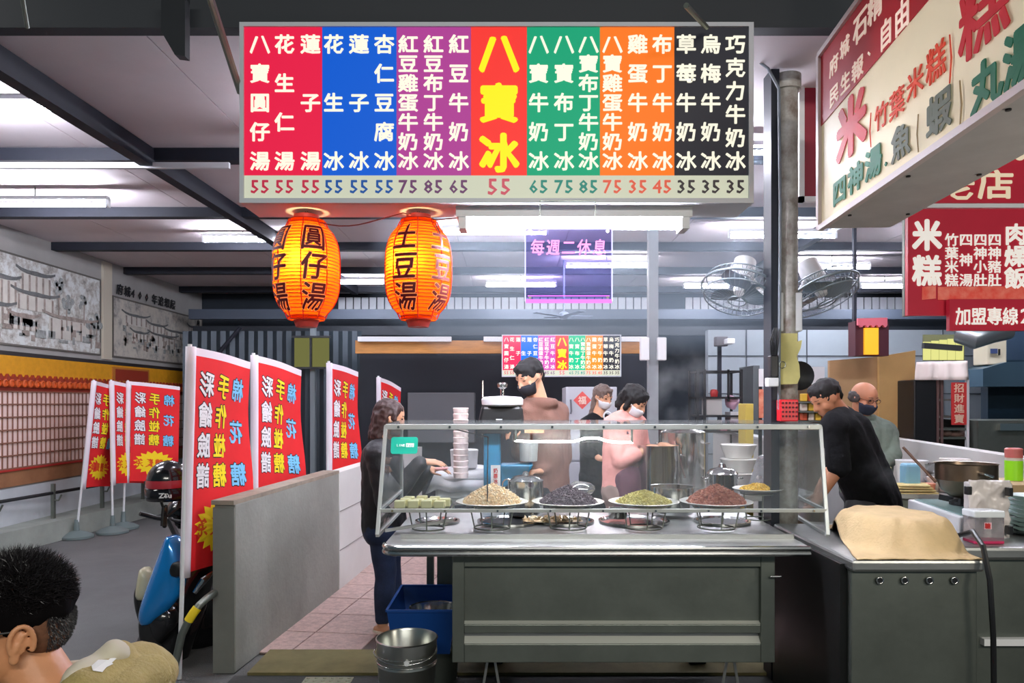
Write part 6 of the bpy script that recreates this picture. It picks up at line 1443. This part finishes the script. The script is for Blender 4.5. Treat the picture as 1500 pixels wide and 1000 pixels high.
# ---- diner in the foreground, seen from behind at bottom left
d0 = 1.38
hc = P(14, 921, d0); B = basis(-50, 2); hs = .228
def sc(x, y, z): return Vector((hc.x+x, hc.y+y, hc.z+z))
J = dict(nb=sc(.085, .0, -.135), pv=sc(.25, .02, -.64), sL=sc(.105, -.155, -.20), sR=sc(.15, .17, -.16), eL=sc(.0, -.24, -.50), eR=sc(.0, .26, -.50), wL=sc(-.20, -.16, -.56), wR=sc(-.20, .16, -.56),
         hL=sc(.14, -.08, -.72), hR=sc(.14, .10, -.72), kL=sc(-.28, -.12, -.68), kR=sc(-.28, .14, -.68), aL=sc(-.26, -.12, -1.0), aR=sc(-.26, .14, -1.0))
for s in 'LR': J['a'+s].z = .08
def hood2(g, J, L_):
    g.torus(J['nb']+V(.035, 0, .0), .078, .026, 24, 10); g.cap(J['nb']+V(.085, -.06, .045), J['nb']+V(.085, .07, .055), .036); g.cap(J['nb']+V(.13, -.06, .01), J['nb']+V(.135, .07, .02), .045); g.cap(J['nb']+V(.17, -.03, -.05), J['nb']+V(.175, .05, -.05), .05)
skin_f = mat('skin_near', (208, 146, 104), .5, var=.06, vs=14, bump=.1, bs=90)
t, L_, R = person('seated man seen from behind at bottom left, faded haircut, olive hooded top', J, B, hs, hc, olive, mat('dark_trousers', ()), sleeves=1.95, sk=skin_f, hands=(('L', (-1, 0, 0), (0, 0, -1), .4, 1), ('R', (-1, 0, 0), (0, 0, -1), .4, -1)), shoes=black_p, top_ex=.024, collar=hood2, topname='hooded_top', voxel=.0055, ears=False, smooth=4)
g = MB(); g.torus(J['nb']+V(.02, 0, .035), .070, .017, 28, 8); g.cap(J['nb']+V(.07, -.06, .06), J['nb']+V(.09, .04, .075), .022, .026); remeshed(g, 'hood_lining', mat('cream_lining', (206, 198, 176), .9), t, .006, 3, post=lambda co: co+noise.noise_vector(co*20)*.008)
# ear in detail
for s in (-1, 1):
    e = MB(); c = (s*.335, .0, -.04)
    pts = [L_(s*(.350+.035*sin(pi*i/14)), -.02+.085*cos(a_)-.02, -.035+.135*sin(a_)) for i, a_ in enumerate([radians(-70+290*i/14) for i in range(15)])]
    e.tube(pts, [.014*hs*1.6]*15, 8); e.ell(L_(s*.345, -.02, -.03), (.02*hs, .07*hs, .115*hs), 12, 8, rot=R); e.ell(L_(s*.350, .015, -.155), (.03*hs, .04*hs, .05*hs), 10, 8, rot=R); e.cap(L_(s*.365, -.055, .03), L_(s*.36, .0, -.09), .016*hs, .02*hs)
    remeshed(e, 'ear', skin_f, t, .003, 3)
hair(t, [((0, -.06, .20), (.36, .43, .345)), ((0, .18, .36), (.27, .18, .13)), ((0, -.28, .13), (.31, .18, .25))], L_, R, hs, mat('hair_base', (14, 12, 13), .95, spec=.05), fine=.5, voxel=.005)
MB().ell(L_(0, -.19, .03), (.325*hs, .262*hs, .31*hs), 30, 20, rot=R).build('faded_sides', mat('fade', (112, 78, 60), .95, spec=.1, var=.25, vs=90), t, smooth='all')
def org(rnd):
    a_ = rnd.uniform(0, 2*pi); z = rnd.uniform(-.12, 1); rr = sqrt(max(0, 1-z*z)); p = L_(.36*rr*cos(a_), -.06+.43*rr*sin(a_), .20+.345*z); n = (p-L_(0, -.07, .1)).normalized(); ln = (.012+.03*max(0, z))*(1 if z > 0 else .5)
    tx = V(rnd.gauss(0, .5), rnd.gauss(0, .5), rnd.gauss(0, .3)); return p-n*.006, (n*.8+tx).normalized(), ln
strands(t, L_, hs, 7000, org, mat('hair_strand', (30, 27, 29), .38), wid=.0009)
def org2(rnd):
    a_ = rnd.uniform(pi*1.03, pi*1.97); z = .3-1.0*rnd.random()**1.7; rr = sqrt(1-z*z); p = L_(.328*rr*cos(a_), -.20+.265*rr*sin(a_), .03+.31*z); n = (p-L_(0, -.2, .02)).normalized(); return p-n*.002, (n*.5+V(rnd.gauss(0, .3), rnd.gauss(0, .3), -.6)).normalized(), .004+.007*(z+.8)
strands(t, L_, hs, 3500, org2, mat('hair_strand', ()), seed=8, wid=.0006)
g = MB()
for s in (-1, 1): g.tube([L_(s*.36, .0, .06), L_(s*.35, .14, .07), L_(s*.33, .34, .06)], .0022, 6)
g.build('spectacle_temple', black_p, t, smooth=True, kind='stuff')
MB().tube([L_(-.3, .36, .06), L_(.3, .36, .06)], .002, 6).build('spectacle_front', black_p, t)
top_o = [c for c in t.children if c.name.startswith('hooded_top')][0]; bpy.context.view_layer.update()
def oncloth(px, py):
    o = Vector((0, 0, EYE)); d = (P(px, py, 1)-o).normalized(); org = WP[top_o.parent.name]; ok, loc, n, _ = top_o.ray_cast(o-org, d)
    return (loc+org-d*.0025) if ok else None
for poly in (((140, 958), (150, 950), (176, 951), (172, 957), (158, 960), (170, 965), (150, 966)), ((134, 975), (144, 966), (158, 966), (166, 972), (156, 977), (150, 984), (136, 982)), ((150, 972), (162, 964), (172, 963), (160, 974))):
    q = [oncloth(*p) for p in poly]
    if all(q): MB().prism(q, (.0008, -.0015, .0008)).build('white_print', mat('print_white', (236, 236, 230), .7), t)
stool = thing('stool', Vector((J['pv'].x, J['pv'].y, 0)), 'stool beneath the seated diner at bottom left', 'stool')
zz = J['hL'].z-.10
MB().lathe((J['pv'].x, J['pv'].y+.01, zz-.04), [(.15, 0), (.16, .03), (.001, .035)], 24).build('seat', mat('stool_red', (170, 30, 30), .5), stool, smooth=True)
for k in range(4):
    a_ = pi/4+pi/2*k; MB().tube([(J['pv'].x+.12*cos(a_), J['pv'].y+.12*sin(a_), zz-.04), (J['pv'].x+.17*cos(a_), J['pv'].y+.17*sin(a_), 0)], .014).build('leg', steel_d, stool)

# ================================================================ scooter and helmet at left of the cement wall
sco = thing('scooter', (-2.05, 4.3, 0), 'black and blue scooter parked behind the flag at the cement wall end', 'scooter')
blue = mat('metal_blue', (0, 128, 206), .18, .25, coat=1.0)
def shell(rows, name, m, d0, th=.05, bulge=.05):
    """rows: (py, xl, xr) outline lines in picture order; body swells toward the camera"""
    mb = MB(); rs = []
    for k, (py, xl, xr, dd) in enumerate(rows):
        a = P(xl, py, d0+dd); b = P(xr, py, d0+dd); rr = []
        for i in range(13): u = i/12; rr.append(lp(a, b, u)+V(0, -bulge*sin(pi*u)**.6, 0))
        for i in range(12, -1, -1): u = i/12; rr.append(lp(a, b, u)+V(0, th*sin(pi*u)+.02, 0))
        rs.append(rr)
    mb.rings(rs); return mb.build(name, m, sco, smooth='all', sub=1)
shell([(783, 246, 258, .05), (790, 240, 268, .04), (815, 231, 274, .02), (845, 219, 274, 0), (870, 210, 268, 0), (890, 204, 250, 0), (905, 202, 236, .01), (914, 208, 226, .02)], 'blue_front_cowl', blue, 4.15, .05, .07)
shell([(822, 252, 266, 0), (835, 246, 270, 0), (846, 250, 264, 0)], 'cowl_vent', black_p, 4.08, .02, .012)
shell([(830, 206, 214, .06), (845, 202, 226, .06), (865, 198, 226, .06), (880, 198, 222, .07)], 'headlamp', mat('lamp_lens', (206, 200, 170), .15), 4.2, .06, .05)
shell([(858, 196, 216, .1), (880, 196, 220, .1), (900, 200, 224, .1), (915, 206, 226, .1)], 'headlamp_cowl', black_p, 4.22, .06, .05)
blk = mat('gloss_black', (16, 17, 20), .2, coat=.6)
mb = MB(); mb.cap(P(288, 830, 4.5), P(262, 880, 4.4), .13, .17); mb.cap(P(262, 880, 4.4), P(240, 960, 4.35), .17, .14); mb.cap(P(240, 905, 4.2), P(212, 950, 4.25), .09, .06); mb.cap(P(285, 900, 4.6), P(290, 960, 4.7), .18, .16)
remeshed(mb, 'black_bodywork', blk, sco, .012, 6)
mb = MB(); c = P(235, 985, 4.35); mb.torus((c.x, c.y, .235), .18, .055, 36, 12, 'y'); 
w_ = MB().torus((c.x+.02, c.y, .235), .18, .052, 36, 12, 'x'); wh_ = w_.build('front_wheel', mat('rubber', ()), sco, smooth='all'); MB().lathe((c.x+.02, c.y, .235), [(.11, -.03), (.12, 0), (.11, .03)], 20, 'x').build('rim', steel_d, wh_, smooth=True)
MB().torus((c.x+.02, 5.35, .235), .18, .055, 36, 12, 'x').build('rear_wheel', mat('rubber', ()), sco, smooth='all')
mb = MB(); mb.cap(V(c.x, 4.7, .45), V(c.x, 5.4, .6), .13, .15); mb.cap(V(c.x, 4.6, .3), V(c.x, 5.3, .35), .10, .12); mb.cap(V(c.x, 4.62, .8), V(c.x, 5.45, .82), .10, .09); mb.cap(V(c.x, 5.0, .5), V(c.x, 5.0, .8), .12); remeshed(mb, 'rear_body_and_seat', blk, sco, .014, 6)
MB().tube([V(c.x, 4.62, .3), V(c.x, 5.35, .235)], .03).build('swing_arm', steel_d, sco, smooth=True)
MB().tube([P(292, 832, 4.35)+V(0, 0, .05), P(262, 790, 4.4), P(248, 760, 4.45)], .022).build('steering_stem', black_p, sco, smooth=True)
MB().tube([P(205, 752, 4.35), P(228, 758, 4.42), P(262, 764, 4.45), P(300, 760, 4.5)], .013).build('handlebar', black_p, sco, smooth=True)
MB().cap(P(243, 742, 4.25), P(241, 770, 4.25), .012, .013).build('brake_grip', black_p, sco, smooth='all')
MB().tube([P(285, 868, 4.12), P(298, 850, 4.14), P(312, 838, 4.2)], [.012, .02, .008]).build('indicator_lamp', steel_s, sco, smooth=True)
# bent steel guard pipe with yellow tape
gp = thing('guard_pipe', P(262, 1000, 3.98), 'bent steel guard pipe wrapped with yellow tape at wall end', 'pipe'); gp.location.z = 0; WP[gp.name].z = 0
path = [V(P(250, 0, 3.88).x, 3.88, 0), P(256, 975, 3.88), P(266, 930, 3.88), P(278, 905, 3.88), P(292, 886, 3.90), P(303, 876, 3.96), P(314, 868, 4.06), V(0, 0, 0)]
path = path[:7]
MB().tube(path, .02, 12).build('bent_pipe', steel_d, gp, smooth=True)
MB().tube([P(276, 909, 3.88), P(283, 898, 3.885), P(289, 890, 3.895)], .0235, 12).build('yellow_tape', mat('yellow_tape', (236, 206, 30), .5), gp, smooth=True)
# helmet
hm = thing('helmet', P(244, 730, 4.3), 'black and red motorcycle helmet resting on the scooter mirror', 'helmet')
c = P(247, 703, 4.3)
mb = MB(); rs = []
for i in range(13):
    ph = pi*.62*i/12+.02; rs.append([c+V(.115*sin(ph)*cos(a_), .13*sin(ph)*sin(a_), .115*cos(ph)-.0) for a_ in [2*pi*k/28 for k in range(28)]])
mb.rings(rs, True, False); o = mb.build('shell', blk, hm, smooth='all'); md = o.modifiers.new('s', 'SOLIDIFY'); md.thickness = .012
MB().lathe(c+V(0, 0, -.015), [(.1175, -.022), (.1185, 0), (.1165, .022)], 28, sy=1.13, closed=True).build('red_band', mat('helmet_red', (178, 44, 56), .3, coat=.6), hm, smooth=True)
mb = MB(); mb.rings([[c+V(.118*s_*sin(a_), -.134*s_*cos(a_), z) for a_ in [radians(-70+140*i/12) for i in range(13)]] for z, s_ in ((-.04, 1.02), (-.09, .99), (-.11, .93))], False, False, closed=False)
o = mb.build('visor', mat('visor', (20, 20, 24), .1), hm, smooth='all', normals=False); md = o.modifiers.new('s', 'SOLIDIFY'); md.thickness = .004
t_ = MB()
for i, ch in enumerate('Zeu'): put(t_, ch, c+V(.025+.022*i, -.142+.004*i, -.072), (1, .25, 0), (0, 0, 1), .04, .038, cjk=False, bold=.03, th=.003)
letters(t_, white_p, hm)
MB().tube([c+V(-.03, -.05, -.09), c+V(0, -.06, -.16), c+V(.02, -.06, -.20), c+V(.06, -.02, -.16), c+V(.07, 0, -.08)], .008).build('chin_strap', black_p, hm, smooth=True)
MB().tube([c+V(.0, -.06, -.15), c+V(-.005, -.065, -.255)], .012).build('hanging_strap', black_p, hm, smooth=True)
# ================================================================ steam haze hanging in the stall
def haze(name, a, b, dens, col, label, noise_s=0):
    o = MB().box(a, b).build(name, None, label=label, cat='steam', kind='stuff')
    m = bpy.data.materials.new(name); m.use_nodes = True; N = m.node_tree.nodes; L = m.node_tree.links; N.clear()
    v = N.new('ShaderNodeVolumeScatter'); v.inputs['Color'].default_value = col+(1,); v.inputs['Density'].default_value = dens; v.inputs['Anisotropy'].default_value = .2
    u = N.new('ShaderNodeOutputMaterial'); L.new(v.outputs[0], u.inputs['Volume'])
    if noise_s:
        tc = N.new('ShaderNodeTexCoord'); n = N.new('ShaderNodeTexNoise'); n.inputs['Scale'].default_value = noise_s; n.inputs['Detail'].default_value = 3
        L.new(tc.outputs['Object'], n.inputs['Vector']); r = N.new('ShaderNodeMapRange'); r.inputs[1].default_value = .45; r.inputs[2].default_value = .75; r.inputs[3].default_value = 0; r.inputs[4].default_value = dens
        mp = N.new('ShaderNodeMapping'); mp.inputs['Location'].default_value = (-1, -1, -1); mp.inputs['Scale'].default_value = (2, 2, 2); L.new(tc.outputs['Generated'], mp.inputs[0])
        gr = N.new('ShaderNodeTexGradient'); gr.gradient_type = 'SPHERICAL'; L.new(mp.outputs[0], gr.inputs[0])
        mu = N.new('ShaderNodeMath'); mu.operation = 'MULTIPLY'; L.new(n.outputs['Fac'], r.inputs[0]); L.new(r.outputs[0], mu.inputs[0]); L.new(gr.outputs['Fac'], mu.inputs[1])
        m3 = N.new('ShaderNodeMath'); m3.operation = 'MULTIPLY'; m3.inputs[1].default_value = 2.2; L.new(mu.outputs[0], m3.inputs[0]); L.new(m3.outputs[0], v.inputs['Density'])
    o.data.materials.append(m); return o
haze('steam_haze', (-.9, 4.6, 2.05), (2.3, 9.0, 3.12), .075, (.66, .82, 1.0), 'thin bluish steam haze hanging under the stall tubes, above the workers')
haze('steam_plume', (.95, 5.1, 1.2), (1.5, 5.65, 2.0), 1.3, (.95, .97, 1.0), 'pale steam plume rising from the big stock pot', 4.5)
haze('steam_plume', (2.0, 4.15, .95), (2.5, 4.55, 1.2), 1.0, (.95, .97, 1.0), 'faint steam wisp behind the covered steamer', 7)
